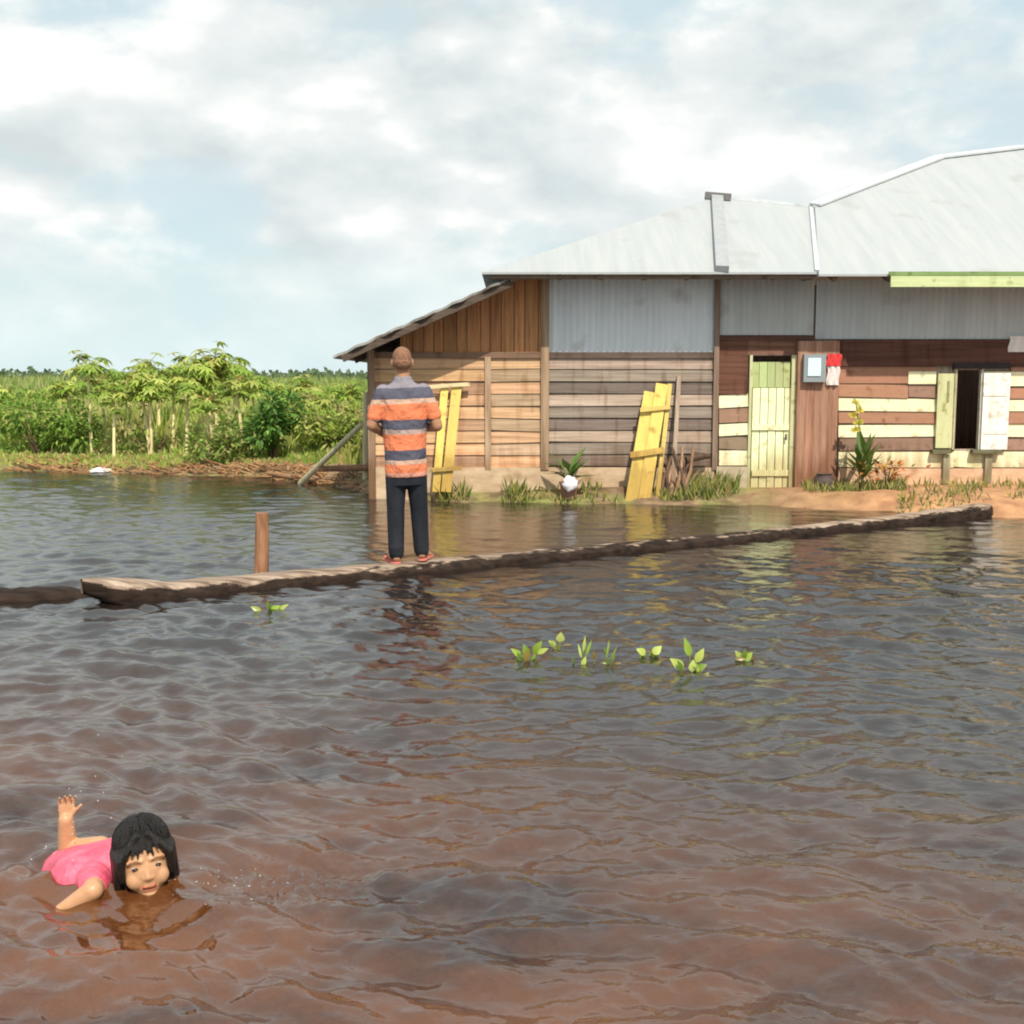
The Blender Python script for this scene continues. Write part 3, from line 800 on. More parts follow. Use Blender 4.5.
# weeds on the house bank (nobody could count them)
mb = MB()
for i in range(3000):
    px = rnd.choice([rnd.uniform(375, 720), rnd.uniform(440, 530), rnd.uniform(660, 740), rnd.uniform(800, 905), rnd.uniform(880, 1040)])
    Y = rnd.uniform(13.42, 13.93) if px < 900 else rnd.uniform(12.5, 13.8); x = at(px, 490, Y).x
    if Y < shore(x) - .05: continue
    if mnoise.noise(Vector((x * 1.7, Y * 2, 3))) < -.12: continue
    h = rnd.uniform(.03, .13) * (1.5 if 440 < px < 520 or 680 < px < 740 else .9)
    p = Vector((x, Y, gz(x, Y) - .01)); d = Vector((rnd.uniform(-.6, .6), rnd.uniform(-.6, .3), 1))
    c = rnd.choice([(.16, .22, .04), (.30, .31, .07), (.42, .36, .10), (.10, .15, .03), (.45, .35, .18)])
    mb.leaf(p, d, Vector((0, -1, .2)), h * 1.4, .018, var(c, .25), droop=.3)
tag(mb.build('bank_weeds', M['leaf']), 'low yellowing weeds and grass along the house bank', 'weeds', kind='stuff')

# ------------------------------------------------------------------ fence bits left of the house
p0 = ground_at(365, 15.4); p1 = at(366, 392, 15.4); mb = MB(); mb.tube([(p0.x, p0.y, -.3), p1], [.045, .04], 10, (1, 1, 1))
m_pale = mat('pale_timber', (.42, .38, .24), (.62, .58, .38), .85, WOODZ, bump=.3); M['pale'] = m_pale
tag(mb.build('fence_post', M['pale']), 'upright pale timber post at the left corner of the house', 'post')
p0 = at(308, 476, 15.8); p1 = at(362, 424, 14.75); mb = MB(); mb.tube([p0 - (p1 - p0).normalized() * .25, p0, p1], [.04, .04, .033], 9)
tag(mb.build('brace_pole', M['pale']), 'slanting pale pole propped against the corner post', 'pole')
p0 = at(318, 469, 15.6); p1 = at(385, 467, 15.2); mb = MB(); mb.tube([p0, p1], [.04, .045], 8, (1.6, 1.3, 1.1))
tag(mb.build('fence_rail', M['bark']), 'dark horizontal rail low over the bank left of the person', 'rail')
for px in (322, 380):
    pass

# ------------------------------------------------------------------ left bank vegetation
def palm_leaf(mb, c, axis, col, L):
    axis = axis.normalized(); u = axis.orthogonal().normalized(); v = axis.cross(u)
    n = rnd.choice((5, 6, 7)); a0 = rnd.uniform(0, 6.28)
    for k in range(n):
        a = a0 + (k - (n - 1) / 2) * (4.6 / n)
        d = u * math.cos(a) + v * math.sin(a)
        mb.leaf(c, d - axis * .15, axis, L * (1 - .28 * abs(k - (n - 1) / 2) / n * 2), L * .27, col, fold=.3, droop=.25)
def cassava(H, seed, thin):
    rnd.seed(seed)
    t = empty('cassava_plant', Vector((0, 0, 0)))
    ns = rnd.choice((1, 2, 2)); tips = []
    ms = MB()
    for k in range(ns):
        dx, dy = rnd.uniform(-.10, .10), rnd.uniform(-.1, .1)
        tip = Vector((dx * 3, dy * 2, H * rnd.uniform(.72, .88)))
        ms.tube([(dx * .4, dy * .4, -.1), (dx, dy, H * .3), (dx * 2 + rnd.uniform(-.03, .03), dy * 1.5, H * .6), tip], [.032, .029, .025, .015], 7, var((1.6, 1.5, 1.25), .12))
        tips.append((Vector((dx * 1.6, dy * 1.3, H * .45)), tip))
    ms.build('stem', M['pale'], t)
    mf = MB(); mp = MB()
    for base, tip in tips:
        for i in range(thin):
            s = rnd.uniform(.12, 1) ** .5
            o = base.lerp(tip, s)
            a = rnd.uniform(0, 6.283); e = rnd.uniform(-.25, .9)
            d = Vector((math.cos(a) * math.cos(e), math.sin(a) * math.cos(e), math.sin(e)))
            pl = rnd.uniform(.18, .38); q = o + d * pl
            mp.bar(o, q, .007, .007, (0, 1, .1), (.8, .5, .3))
            c = var(rnd.choice([(.36, .50, .09), (.46, .58, .11), (.58, .64, .17), (.25, .40, .06)]), .2)
            palm_leaf(mf, q, Vector((d.x * .5, d.y * .5, 1)), c, rnd.uniform(.18, .27))
    mp.build('leaf_stalk', M['pale'], t); mf.build('foliage', M['leaf'], t)
    return t
protos = [cassava(2.0, s, n) for s, n in ((3, 40), (8, 34), (14, 46), (21, 30), (34, 38))]
spots = [(88, 350, 20.4), (104, 353, 21.2), (72, 370, 21.5), (128, 356, 20.6), (147, 366, 19.9), (168, 362, 20.2), (120, 362, 22.5),
         (182, 368, 20.0), (199, 343, 20.9), (214, 340, 20.5), (226, 350, 21.6), (241, 353, 19.9), (252, 364, 21.0), (158, 356, 22.0),
         (140, 352, 23.5), (186, 352, 23.2), (232, 344, 22.6), (50, 376, 22.0), (28, 378, 23.5), (8, 380, 24.0), (300, 374, 20.6),
         (318, 378, 19.8), (333, 372, 20.8), (348, 366, 20.2), (288, 380, 22.0), (110, 380, 19.6), (205, 378, 19.5), (270, 372, 23.0), (350, 376, 23.0)]
looks = ['tall cassava plant with pale stem and fresh green leaves on the far bank', 'thin cassava plant with sparse palmate leaves on the far bank']
used = set()
for i, (px, py, Y) in enumerate(spots):
    k = i % len(protos)
    src = protos[k]
    o = src if k not in used else copy_tree(src)
    used.add(k)
    Y -= .7
    top = at(px, py, Y); gzz = gz(top.x, Y)
    o.location = (top.x, Y, gzz)
    s = (top.z - gzz) / 1.98
    o.scale = (s ** .5, s ** .5, s); o.rotation_euler.z = rnd.uniform(0, 6.28)
    side = 'left of the bare stems' if px < 75 else ('nearest the dark bush' if 240 < px < 290 else ('nearest the house corner' if px >= 290 else 'in the middle clump'))
    size = 'tall' if py < 357 else ('mid height' if py < 370 else 'short')
    tag(o, '%s cassava plant with pale stem and green palmate leaves, %s' % (size, side), 'cassava plant', 'cassava plants on the far bank')
rnd.seed(77)
# dark round bush
def leaf_bush(name, c, r, n, cols, L, label, cat, parent_stem=True):
    b = Vector((c.x, c.y, gz(c.x, c.y)))
    t = empty(name, b, label, cat)
    ms = MB()
    for k in range(5):
        e = c + Vector((rnd.uniform(-.5, .5) * r[0], rnd.uniform(-.5, .5) * r[1], rnd.uniform(-.1, .4) * r[2]))
        ms.tube([b - Vector((0, 0, .1)), b.lerp(e, .5) + Vector((rnd.uniform(-.05, .05), 0, 0)), e], [.03, .02, .01], 6, (1, .9, .8))
    ms.build('stem', M['bark'], t)
    mf = MB()
    lumps = [(c + Vector((rnd.uniform(-.6, .6) * r[0], rnd.uniform(-.6, .6) * r[1], rnd.uniform(-.6, .6) * r[2])), rnd.uniform(.35, .55)) for _ in range(9)]
    for i in range(n):
        lc, lr_ = rnd.choice(lumps)
        d = Vector((rnd.gauss(0, 1), rnd.gauss(0, 1), rnd.gauss(0, 1))).normalized()
        p = lc + Vector((d.x * r[0], d.y * r[1], d.z * r[2])) * lr_ * rnd.uniform(.6, 1.05)
        if p.z < b.z: continue
        mf.leaf(p, d + Vector((rnd.uniform(-.6, .6), rnd.uniform(-.6, .6), rnd.uniform(-.6, .3))), Vector((0, 0, 1)) + d, L * rnd.uniform(.7, 1.3), L * .5, var(rnd.choice(cols), .25))
    mf.build('foliage', M['leaf'], t)
    return t
leaf_bush('leafy_bush', at(272, 420, 18.3), (.44, .45, .5), 1300, [(.12, .27, .055), (.18, .36, .07), (.08, .18, .04), (.28, .46, .09)], .12,
          'dense dark green rounded bush at the water edge of the far bank', 'bush')
leaf_bush('leafy_bush', at(222, 442, 18.3), (.55, .5, .42), 900, [(.24, .38, .08), (.36, .48, .11), (.48, .48, .18)], .12,
          'loose pale green scrubby bush under the cassava, left of the dark bush', 'bush')
leaf_bush('leafy_bush', at(342, 432, 18.6), (.9, .6, .62), 1700, [(.32, .46, .08), (.46, .56, .12), (.54, .56, .18)], .13,
          'bright yellow green bush behind the slanting pole', 'bush')
leaf_bush('leafy_bush', at(40, 430, 19.8), (1.1, .7, .55), 2000, [(.26, .44, .07), (.36, .52, .10), (.16, .28, .05)], .12,
          'broad bright green bush at the left edge of the far bank', 'bush')
leaf_bush('leafy_bush', at(150, 436, 19.4), (.9, .6, .30), 260, [(.24, .36, .07), (.34, .44, .10), (.46, .42, .16)], .12,
          'low mixed green bush below the pale cassava stems', 'bush')

# tall grass: one mass
def blade_field(name, n, gen, label):
    V = []; Fc = []; Cl = []
    for i in range(n):
        x, y, h, wd, c = gen()
        z = gz(x, y); a = rnd.uniform(0, 3.14); lx, ly = rnd.uniform(-.35, .35) * h, rnd.uniform(-.35, .35) * h
        ux, uy = math.cos(a) * wd, math.sin(a) * wd * .4
        o = len(V)
        V += [(x - ux, y - uy, z - .05), (x + ux, y + uy, z - .05), (x + ux * .8 + lx * .35, y + uy * .8 + ly * .35, z + h * .6),
              (x - ux * .8 + lx * .35, y - uy * .8 + ly * .35, z + h * .6), (x + lx, y + ly, z + h)]
        Fc += [(o, o+1, o+2, o+3), (o+3, o+2, o+4)]
        Cl += [c, c]
    mb = MB(); mb.v = V; mb.f = Fc; mb.c = Cl
    return tag(mb.build(name, M['leaf']), label, 'grass', kind='stuff')
GC = [(.42, .52, .12), (.56, .58, .17), (.34, .46, .09), (.64, .58, .25), (.66, .52, .26), (.40, .58, .10)]
def gen_tall():
    while True:
        y = 18.0 + 22 * rnd.random() ** 1.7; x = rnd.uniform(-.50, -.02) * y - rnd.uniform(0, .5)
        x = min(x, -1.9)
        d = y - float(shore(np.array([x]))[0])
        if d < .15: continue
        h = rnd.uniform(.4, .9) * min(1, .13 + max(0, d - 1.1) * .34) * (1 + .35 * mnoise.noise(Vector((x * .5, y * .4, 0))))
        nn = mnoise.noise(Vector((x * .6, y * .35, 5)))
        c = GC[min(5, max(0, int((nn + .6) * 4.2)))] if rnd.random() < .6 else rnd.choice(GC)
        return x, y, h, rnd.uniform(.012, .035), var(c, .2)
blade_field('tall_grass', 34000, gen_tall, 'tall yellow green grass and reeds filling the far bank')
def gen_far():
    y = 38 * (8 ** rnd.random()); x = rnd.uniform(-.62, .62) * y
    if x > -1.9 and y < 60: x = -abs(x) - 3
    return x, y, rnd.uniform(.7, 1.5) * (1 + .4 * mnoise.noise(Vector((x * .07, y * .05, 0)))), rnd.uniform(.02, .05) * (y / 25), var(rnd.choice([(.32, .42, .12), (.42, .46, .16), (.26, .36, .10)]), .2)
blade_field('far_grass', 15000, gen_far, 'distant flat green grassland reaching the horizon')
# far wood as one mass
mb = MB()
for i in range(14000):
    x = rnd.uniform(-190, 190); y = rnd.uniform(230, 300)
    top = 2.4 + 1.6 * mnoise.noise(Vector((x * .06, 0, 1))) + 1.2 * mnoise.noise(Vector((x * .25, 2, 1)))
    p = Vector((x, y, .5 + rnd.uniform(0, max(.6, top))))
    d = Vector((rnd.gauss(0, 1), rnd.gauss(0, 1), rnd.gauss(0, .6)))
    mb.leaf(p, d, Vector((0, -1, .4)), rnd.uniform(.8, 1.8), .9, var((.12, .18, .09), .3))
tag(mb.build('far_wood', M['leaf']), 'thin dark line of far trees on the horizon', 'trees', kind='stuff')

# driftwood and debris on the bank
drift = [((0, 462), (85, 466), .07, (.9, .7, .6), 'dark sodden driftwood log at the far left of the bank'),
         ((98, 468), (186, 465), .035, (1.9, 1.5, 1.2), 'slender pale driftwood pole by the white scrap'),
         ((150, 461), (270, 466), .05, (1.8, 1.25, .95), 'long brown driftwood log under the cassava plants'),
         ((268, 474), (318, 480), .04, (2.0, 1.6, 1.2), 'short tan driftwood piece below the dark bush')]
for (a, b_, r, c, lab) in drift:
    p = gp(*a, .06); q = gp(*b_, .06)
    n = 7; pts = [p.lerp(q, i / (n - 1)) + Vector((0, rnd.uniform(-.03, .03), rnd.uniform(-.015, .02))) for i in range(n)]
    mb = MB(); mb.tube(pts, [r * rnd.uniform(.75, 1.05) for _ in range(n)], 9, c); tag(mb.build('driftwood', M['bark'], None, True), lab, 'driftwood')
mb = MB(); c = gp(100, 471, .03); blob(mb, c, (.16, .10, .05), (.85, .82, .78), crum=.25, seed=9)
tag(mb.build('foam_scrap', M['plastic'], None, True), 'small white foam scrap stranded on the far bank', 'litter')
mb = MB()
for i in range(900):
    t = rnd.random(); px = t * 380; x0 = (px - 512) / F * 18
    x = x0 + rnd.uniform(-.3, .3); y = float(shore(np.array([x]))[0]) + rnd.uniform(-.05, .5)
    a = rnd.uniform(0, 3.14); d = Vector((math.cos(a), math.sin(a) * .5, rnd.uniform(-.1, .35))); Lh = rnd.uniform(.08, .4)
    p = Vector((x, y, gz(x, y) + .01))
    mb.bar(p, p + d * Lh, .016, .012, (0, 0, 1), var(rnd.choice([(2.2, 1.7, 1.2), (1.0, .8, .6), (3, 2.4, 1.6)]), .3))
tag(mb.build('bank_debris', M['bark']), 'brown twigs and dead reed litter along the far bank', 'debris', kind='stuff')

# ------------------------------------------------------------------ the log, the sunken log and the stake
m, nt, N, L, b = newmat('wet_log')
tcg = N.new('ShaderNodeTexCoord'); sp = N.new('ShaderNodeSeparateXYZ'); L.new(tcg.outputs['Object'], sp.inputs[0])
mp = N.new('ShaderNodeMapping'); mp.inputs['Rotation'].default_value = (0, 0, -math.atan(.6)); mp.inputs['Scale'].default_value = (1.5, 22, 22)
L.new(tcg.outputs['Object'], mp.inputs[0])
n1 = N.new('ShaderNodeTexNoise'); n1.inputs['Scale'].default_value = 1; n1.inputs['Detail'].default_value = 8; L.new(mp.outputs[0], n1.inputs['Vector'])
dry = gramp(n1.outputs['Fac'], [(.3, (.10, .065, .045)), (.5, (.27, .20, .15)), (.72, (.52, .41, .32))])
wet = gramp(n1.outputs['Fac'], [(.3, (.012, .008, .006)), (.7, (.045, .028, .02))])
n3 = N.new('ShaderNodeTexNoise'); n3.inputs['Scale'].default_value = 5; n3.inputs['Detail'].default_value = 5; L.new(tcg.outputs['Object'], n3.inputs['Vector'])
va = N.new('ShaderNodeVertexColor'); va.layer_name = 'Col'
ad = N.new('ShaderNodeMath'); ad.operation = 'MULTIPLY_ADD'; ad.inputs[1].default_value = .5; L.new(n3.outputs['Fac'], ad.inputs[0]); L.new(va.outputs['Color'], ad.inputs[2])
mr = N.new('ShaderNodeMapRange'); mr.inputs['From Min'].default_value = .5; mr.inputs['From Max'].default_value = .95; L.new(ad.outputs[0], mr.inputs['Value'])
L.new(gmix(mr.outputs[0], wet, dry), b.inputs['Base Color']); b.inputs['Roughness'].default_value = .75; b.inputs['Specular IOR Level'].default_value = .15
bp = N.new('ShaderNodeBump'); bp.inputs['Strength'].default_value = .5; bp.inputs['Distance'].default_value = .02
L.new(n1.outputs['Fac'], bp.inputs['Height']); L.new(bp.outputs[0], b.inputs['Normal'])
M['log'] = m
def log(name, A, B, prof, label, cat, seed, dry=1.0):
    """hewn log: prof = list of (t, half width, top z, bottom z)"""
    r_ = random.Random(seed)
    A = Vector(A); B = Vector(B); d = (B - A).normalized(); sd = Vector((-d.y, d.x, 0))
    n = 420; K = 64; v = []; f = []
    for i in range(n + 1):
        t = i / n
        hw = np.interp(t, [p[0] for p in prof], [p[1] for p in prof]); zt = np.interp(t, [p[0] for p in prof], [p[2] for p in prof]); zb = np.interp(t, [p[0] for p in prof], [p[3] for p in prof])
        c = A.lerp(B, t) + sd * .03 * mnoise.noise(Vector((t * 9, seed, 0)))
        zt += .008 * mnoise.noise(Vector((t * 15, seed, 9))) + .010 * mnoise.noise(Vector((t * 40, seed, 4)))
        for k in range(K):
            a = 2 * math.pi * k / K
            ca, sa = math.cos(a), math.sin(a)
            ex = abs(ca) ** .7 * (1 if ca > 0 else -1); ez_ = abs(sa) ** .55 * (1 if sa > 0 else -1)
            q = 1 + .10 * mnoise.noise(Vector((t * 30, ca * 2, sa * 2 + seed)))
            p = c + sd * (ex * hw * q)
            zc = (zt + zb) / 2; p.z = zc + ez_ * (zt - zb) / 2 * (1 + .04 * mnoise.noise(Vector((t * 50, ca * 3, seed))))
            v.append(p)
    for i in range(n):
        for k in range(K):
            k2 = (k + 1) % K
            f.append((i*K+k, i*K+k2, (i+1)*K+k2, (i+1)*K+k))
    f += [tuple(range(K)), tuple(n*K + k for k in reversed(range(K)))]
    mb = MB(); mb.add(v, f)
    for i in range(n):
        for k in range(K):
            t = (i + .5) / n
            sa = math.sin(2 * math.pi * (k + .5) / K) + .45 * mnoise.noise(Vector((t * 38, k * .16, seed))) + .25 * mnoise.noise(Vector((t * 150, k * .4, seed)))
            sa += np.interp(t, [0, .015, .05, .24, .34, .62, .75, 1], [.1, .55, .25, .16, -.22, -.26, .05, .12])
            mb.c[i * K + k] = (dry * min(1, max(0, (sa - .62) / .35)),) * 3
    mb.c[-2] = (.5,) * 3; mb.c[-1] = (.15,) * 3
    o = mb.build(name, M['log'], None, True)
    return tag(o, label, cat)
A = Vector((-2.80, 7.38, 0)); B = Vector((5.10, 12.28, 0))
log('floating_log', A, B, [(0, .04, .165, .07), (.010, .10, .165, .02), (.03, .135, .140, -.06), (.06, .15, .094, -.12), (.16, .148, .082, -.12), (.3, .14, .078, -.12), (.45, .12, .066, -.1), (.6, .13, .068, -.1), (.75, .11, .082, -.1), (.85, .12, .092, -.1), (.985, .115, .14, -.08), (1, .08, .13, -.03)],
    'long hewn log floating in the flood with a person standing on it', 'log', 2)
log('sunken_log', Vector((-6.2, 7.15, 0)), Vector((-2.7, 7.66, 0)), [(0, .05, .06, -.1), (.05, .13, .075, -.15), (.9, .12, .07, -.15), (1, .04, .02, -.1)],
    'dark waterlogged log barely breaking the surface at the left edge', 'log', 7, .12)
sp0 = at(262, 570, 8.55); spt = at(262, 513, 8.5)
mb = MB(); mb.tube([(sp0.x, 8.5, -.7), (sp0.x + .005, 8.5, 0), (spt.x - .004, 8.5, spt.z * .6), (spt.x, 8.5, spt.z)], [.055, .055, .052, .047], 10, (2.1, 1.5, 1.15))
tag(mb.build('wooden_stake', M['bark']), 'short brown wooden stake standing in the water behind the log', 'stake')

# ------------------------------------------------------------------ water plants
G1 = (.28, .42, .05); G2 = (.52, .62, .16); G3 = (.20, .30, .04); G4 = (.46, .55, .12)
def water_plant(px, py, leaves, label, stems=True):
    b = gp(px, py); b.z = -.02
    t = empty('water_plant', b, label, 'water plant', 'water plants poking out of the flood')
    ml = MB(); ms = MB()
    extra = [(rnd.uniform(-.07, .07), rnd.uniform(-.01, .04), rnd.uniform(.05, .10), rnd.uniform(.02, .05), rnd.uniform(-1.5, 1.5), rnd.choice([G3, (.12, .20, .03), (.26, .19, .06), G4])) for _ in range(4)]
    for (dx, dh, L_, wd, ang, col) in leaves + extra:
        L_ *= .62; wd *= .56; dh *= .95; col = var(col, .25)
        p0 = b + Vector((dx * .5, 0, -.1)); p1 = b + Vector((dx, rnd.uniform(-.03, .03), dh))
        ms.tube([p0, p0.lerp(p1, .6) + Vector((.006, 0, 0)), p1], [.006, .005, .003], 6, (.32, .36, .10))
        n = 10; d = Vector((math.sin(ang), -.25, math.cos(ang))).normalized(); nn = Vector((0, -1, .5)); u = d.cross(nn).normalized(); nn = u.cross(d)
        v = [p1]; 
        for i in range(1, n):
            s = i / n; wv = wd / 2 * math.sin(math.pi * s ** .8)
            cc = p1 + d * (L_ * s) - nn * (.25 * L_ * s * s)
            v += [cc - u * wv + nn * wv * .3, cc, cc + u * wv + nn * wv * .3]
        v.append(p1 + d * L_ - nn * .25 * L_)
        f = [(0, 1, 2), (0, 2, 3)]
        for i in range(n - 2):
            o = 1 + i * 3; f += [(o, o+3, o+4, o+1), (o+1, o+4, o+5, o+2)]
        o = 1 + (n - 2) * 3; e = len(v) - 1; f += [(o, e, o+1), (o+1, e, o+2)]
        ml = MB(); ml.add(v, f, col); ml.build('leaf', M['gloss_leaf'], t, True)
    ms.build('stem', M['leaf'], t)
water_plant(528, 660, [(0, .04, .12, .07, -.3, G3), (.03, .05, .13, .075, .5, G1), (-.03, .03, .12, .06, -.8, G1), (.05, .06, .10, .05, 1.0, G4), (-.01, .02, .10, .06, .1, (.30, .22, .05))], 'leafy water plant with dark green leaves, leftmost of the group')
water_plant(560, 648, [(0, .05, .09, .085, .1, G2), (-.02, .03, .08, .05, -.9, G4)], 'water plant with one rounded pale yellow green leaf')
water_plant(583, 662, [(0, .08, .14, .03, .1, G4), (.015, .05, .14, .03, .3, G1), (-.01, .05, .12, .025, -.2, G2)], 'thin upright blades of a pale water plant')
water_plant(606, 664, [(0, .06, .15, .018, .15, G1), (.01, .05, .10, .018, -.3, G3), (.02, .05, .13, .016, .4, G1)], 'sparse water plant of needle thin stalks')
water_plant(649, 656, [(-.02, .03, .09, .075, -.9, G2), (.02, .035, .10, .08, .7, G2), (.0, .02, .09, .07, 1.3, G3)], 'low water plant with two broad pale leaves')
water_plant(690, 672, [(0, .10, .16, .07, -.25, G1), (.03, .07, .13, .075, .45, G4), (-.03, .03, .14, .09, -.8, G4), (.02, .02, .12, .08, 1.0, G3), (.01, .02, .10, .07, .1, G2)], 'tallest water plant, bushy with bright green leaves')
water_plant(743, 660, [(0, .02, .10, .07, .7, G1), (-.01, .03, .09, .06, -.6, G4), (0, .03, .09, .05, .1, G3)], 'small dark leaved water plant at the right of the group')
water_plant(270, 611, [(0, .02, .12, .07, 1.0, G1), (-.05, .02, .12, .06, -1.0, G2), (.05, .02, .13, .05, .9, G4), (0, .03, .10, .05, -.2, G3)], 'small water plant floating in front of the log near the stake')

# ------------------------------------------------------------------ people
class Sculpt:
    """overlapping closed forms fused by a voxel remesh into one continuous skin"""
    def __init__(s): s.mb = MB(); s.T = Matrix.Identity(4)
    def capsule(s, p0, p1, r0, r1=None, flat=None, n=16):
        r1 = r0 if r1 is None else r1
        p0 = Vector(p0); p1 = Vector(p1); d = p1 - p0; Ln = d.length; d.normalize()
        a = Vector(flat[0]).normalized() if flat else d.orthogonal().normalized()
        a = (a - d * a.dot(d)).normalized(); b = d.cross(a)
        k = flat[1] if flat else 1.0
        rings = []
        for i in range(1, 5): th = math.pi / 2 * i / 5; rings.append((-r0 * math.cos(th), r0 * math.sin(th)))
        rings.append((0, r0)); rings.append((Ln, r1))
        for i in range(4, 0, -1): th = math.pi / 2 * i / 5; rings.append((Ln + r1 * math.cos(th), r1 * math.sin(th)))
        v = [p0 - d * r0]; 
        for (h, r) in rings:
            for q in range(n):
                t = 2 * math.pi * q / n
                v.append(p0 + d * h + a * (math.cos(t) * r * k) + b * (math.sin(t) * r))
        v.append(p1 + d * r1); f = []
        m_ = len(rings)
        for q in range(n): f.append((0, 1 + (q + 1) % n, 1 + q))
        for i in range(m_ - 1):
            for q in range(n): f.append((1+i*n+q, 1+i*n+(q+1) % n, 1+(i+1)*n+(q+1) % n, 1+(i+1)*n+q))
        e = len(v) - 1; o = 1 + (m_ - 1) * n
        for q in range(n): f.append((o + q, o + (q + 1) % n, e))
        s.mb.add([s.T @ Vector(x) for x in v], f)
    def ell(s, c, r, rot=None):
        v = []; f = []; nl, nk = 16, 24
        Rm = rot or Matrix.Identity(3)
        c = Vector(c)
        for i in range(nl + 1):
            th = math.pi * i / nl
            for k in range(nk):
                ph = 2 * math.pi * k / nk
                v.append(s.T @ (c + Rm @ Vector((math.sin(th)*math.cos(ph)*r[0], math.sin(th)*math.sin(ph)*r[1], math.cos(th)*r[2]))))
        for i in range(nl):
            for k in range(nk): f.append((i*nk+k, (i+1)*nk+k, (i+1)*nk+(k+1) % nk, i*nk+(k+1) % nk))
        s.mb.add(v, f)
    def rings(s, rs_, n=24):
        """closed loft of horizontal ellipses (z, rx, ry, cx, cy)"""
        v = []; f = []
        for (z, rx, ry, cx, cy) in rs_:
            for k in range(n):
                t = 2 * math.pi * k / n
                v.append(s.T @ Vector((cx + rx * math.cos(t), cy + ry * math.sin(t), z)))
        for i in range(len(rs_) - 1):
            for k in range(n): f.append((i*n+k, i*n+(k+1) % n, (i+1)*n+(k+1) % n, (i+1)*n+k))
        f.append(tuple(reversed(range(n)))); f.append(tuple((len(rs_)-1)*n + k for k in range(n)))
        s.mb.add(v, f)
    def hand(s, wrist, d, palm_n, thumb_side, L, curl=.5):
        """palm, four unequal bent fingers and a thumb; d = along the hand, palm_n = out of the palm"""
        d = Vector(d).normalized(); pn = Vector(palm_n); pn = (pn - d * pn.dot(d)).normalized(); sd = d.cross(pn) * thumb_side
        w = Vector(wrist); pl = L * .52
        for q in (-.30, -.1, .1, .3):
            s.capsule(w + sd * (q * L * .35), w + d * pl + sd * (q * L * .62), L * .075, L * .062)
        for q, fl in ((.30, .40), (.1, .46), (-.1, .43), (-.3, .34)):
            p = w + d * pl * .95 + sd * (q * L * .66); r = L * .048; dd = d.copy()
            for j, seg in enumerate((.45, .32, .23)):
                ang = curl * (.5 + .5 * j); dd = (d * math.cos(ang) + pn * math.sin(ang)).normalized()
                p2 = p + dd * (fl * L * seg) + sd * (q * .05 * L * seg)
                s.capsule(p, p2, r, r * .9); p = p2; r *= .9
        p = w + d * (pl * .25) + sd * (L * .15); 
        for seg in (.24, .18):
            p2 = p + (d * .75 + sd * .55 + pn * .35).normalized() * (L * seg); s.capsule(p, p2, L * .062, L * .05); p = p2
    def build(s, name, m, parent, voxel, smooth=6, tint=None):
        me = bpy.data.meshes.new('tmp'); me.from_pydata(s.mb.v, [], s.mb.f)
        o = bpy.data.objects.new('tmp', me); C.objects.link(o)
        md = o.modifiers.new('r', 'REMESH'); md.mode = 'VOXEL'; md.voxel_size = voxel
        if smooth:
            ms = o.modifiers.new('s', 'SMOOTH'); ms.iterations = smooth; ms.factor = .5
        bpy.context.view_layer.update()
        dg_ = bpy.context.evaluated_depsgraph_get()
        nm = bpy.data.meshes.new_from_object(o.evaluated_get(dg_)); nm.name = name
        bpy.data.objects.remove(o); bpy.data.meshes.remove(me)
        nm.materials.clear(); nm.materials.append(m)
        nm.polygons.foreach_set('use_smooth', [True] * len(nm.polygons))
        ca = nm.color_attributes.new('Col', 'FLOAT_COLOR', 'POINT')
        cols = np.ones((len(nm.vertices), 4), np.float32)
        if tint:
            co_ = np.empty(len(nm.vertices) * 3, np.float32); nm.vertices.foreach_get('co', co_); cols[:, :3] = tint(co_.reshape(-1, 3))
        ca.data.foreach_set('color', cols.ravel())
        ob = bpy.data.objects.new(name, nm); C.objects.link(ob); ob.parent = parent
        return ob

def skinmat(name, c1, c2):
    m = mat(name, c1, c2, .40, (40, 40, 40), bump=.10, spec=.4)
    b = m.node_tree.nodes['Principled BSDF']; b.inputs['Subsurface Weight'].default_value = .12
    b.inputs['Subsurface Radius'].default_value = (.02, .008, .004); b.inputs['Subsurface Scale'].default_value = .4
    return m
M['skin_man'] = skinmat('skin_tan', (.36, .185, .105), (.43, .235, .14))
M['skin_girl'] = skinmat('skin_warm', (.50, .27, .14), (.56, .32, .18))
M['hair'] = mat('black_hair', (.006, .005, .005), (.018, .015, .014), .34, (140, 140, 9), bump=.6, spec=.35)
M['trouser'] = mat('dark_trousers', (.010, .012, .018), (.022, .025, .034), .85, (10, 10, 4), bump=.5)
M['pink'] = mat('pink_cloth', (.66, .075, .14), (.82, .17, .26), .42, (12, 22, 9), bump=1.0, spec=.5)
M['sandal'] = mat('sandal', (.45, .12, .10), (.55, .18, .15), .6, (9, 9, 9), bump=.1)
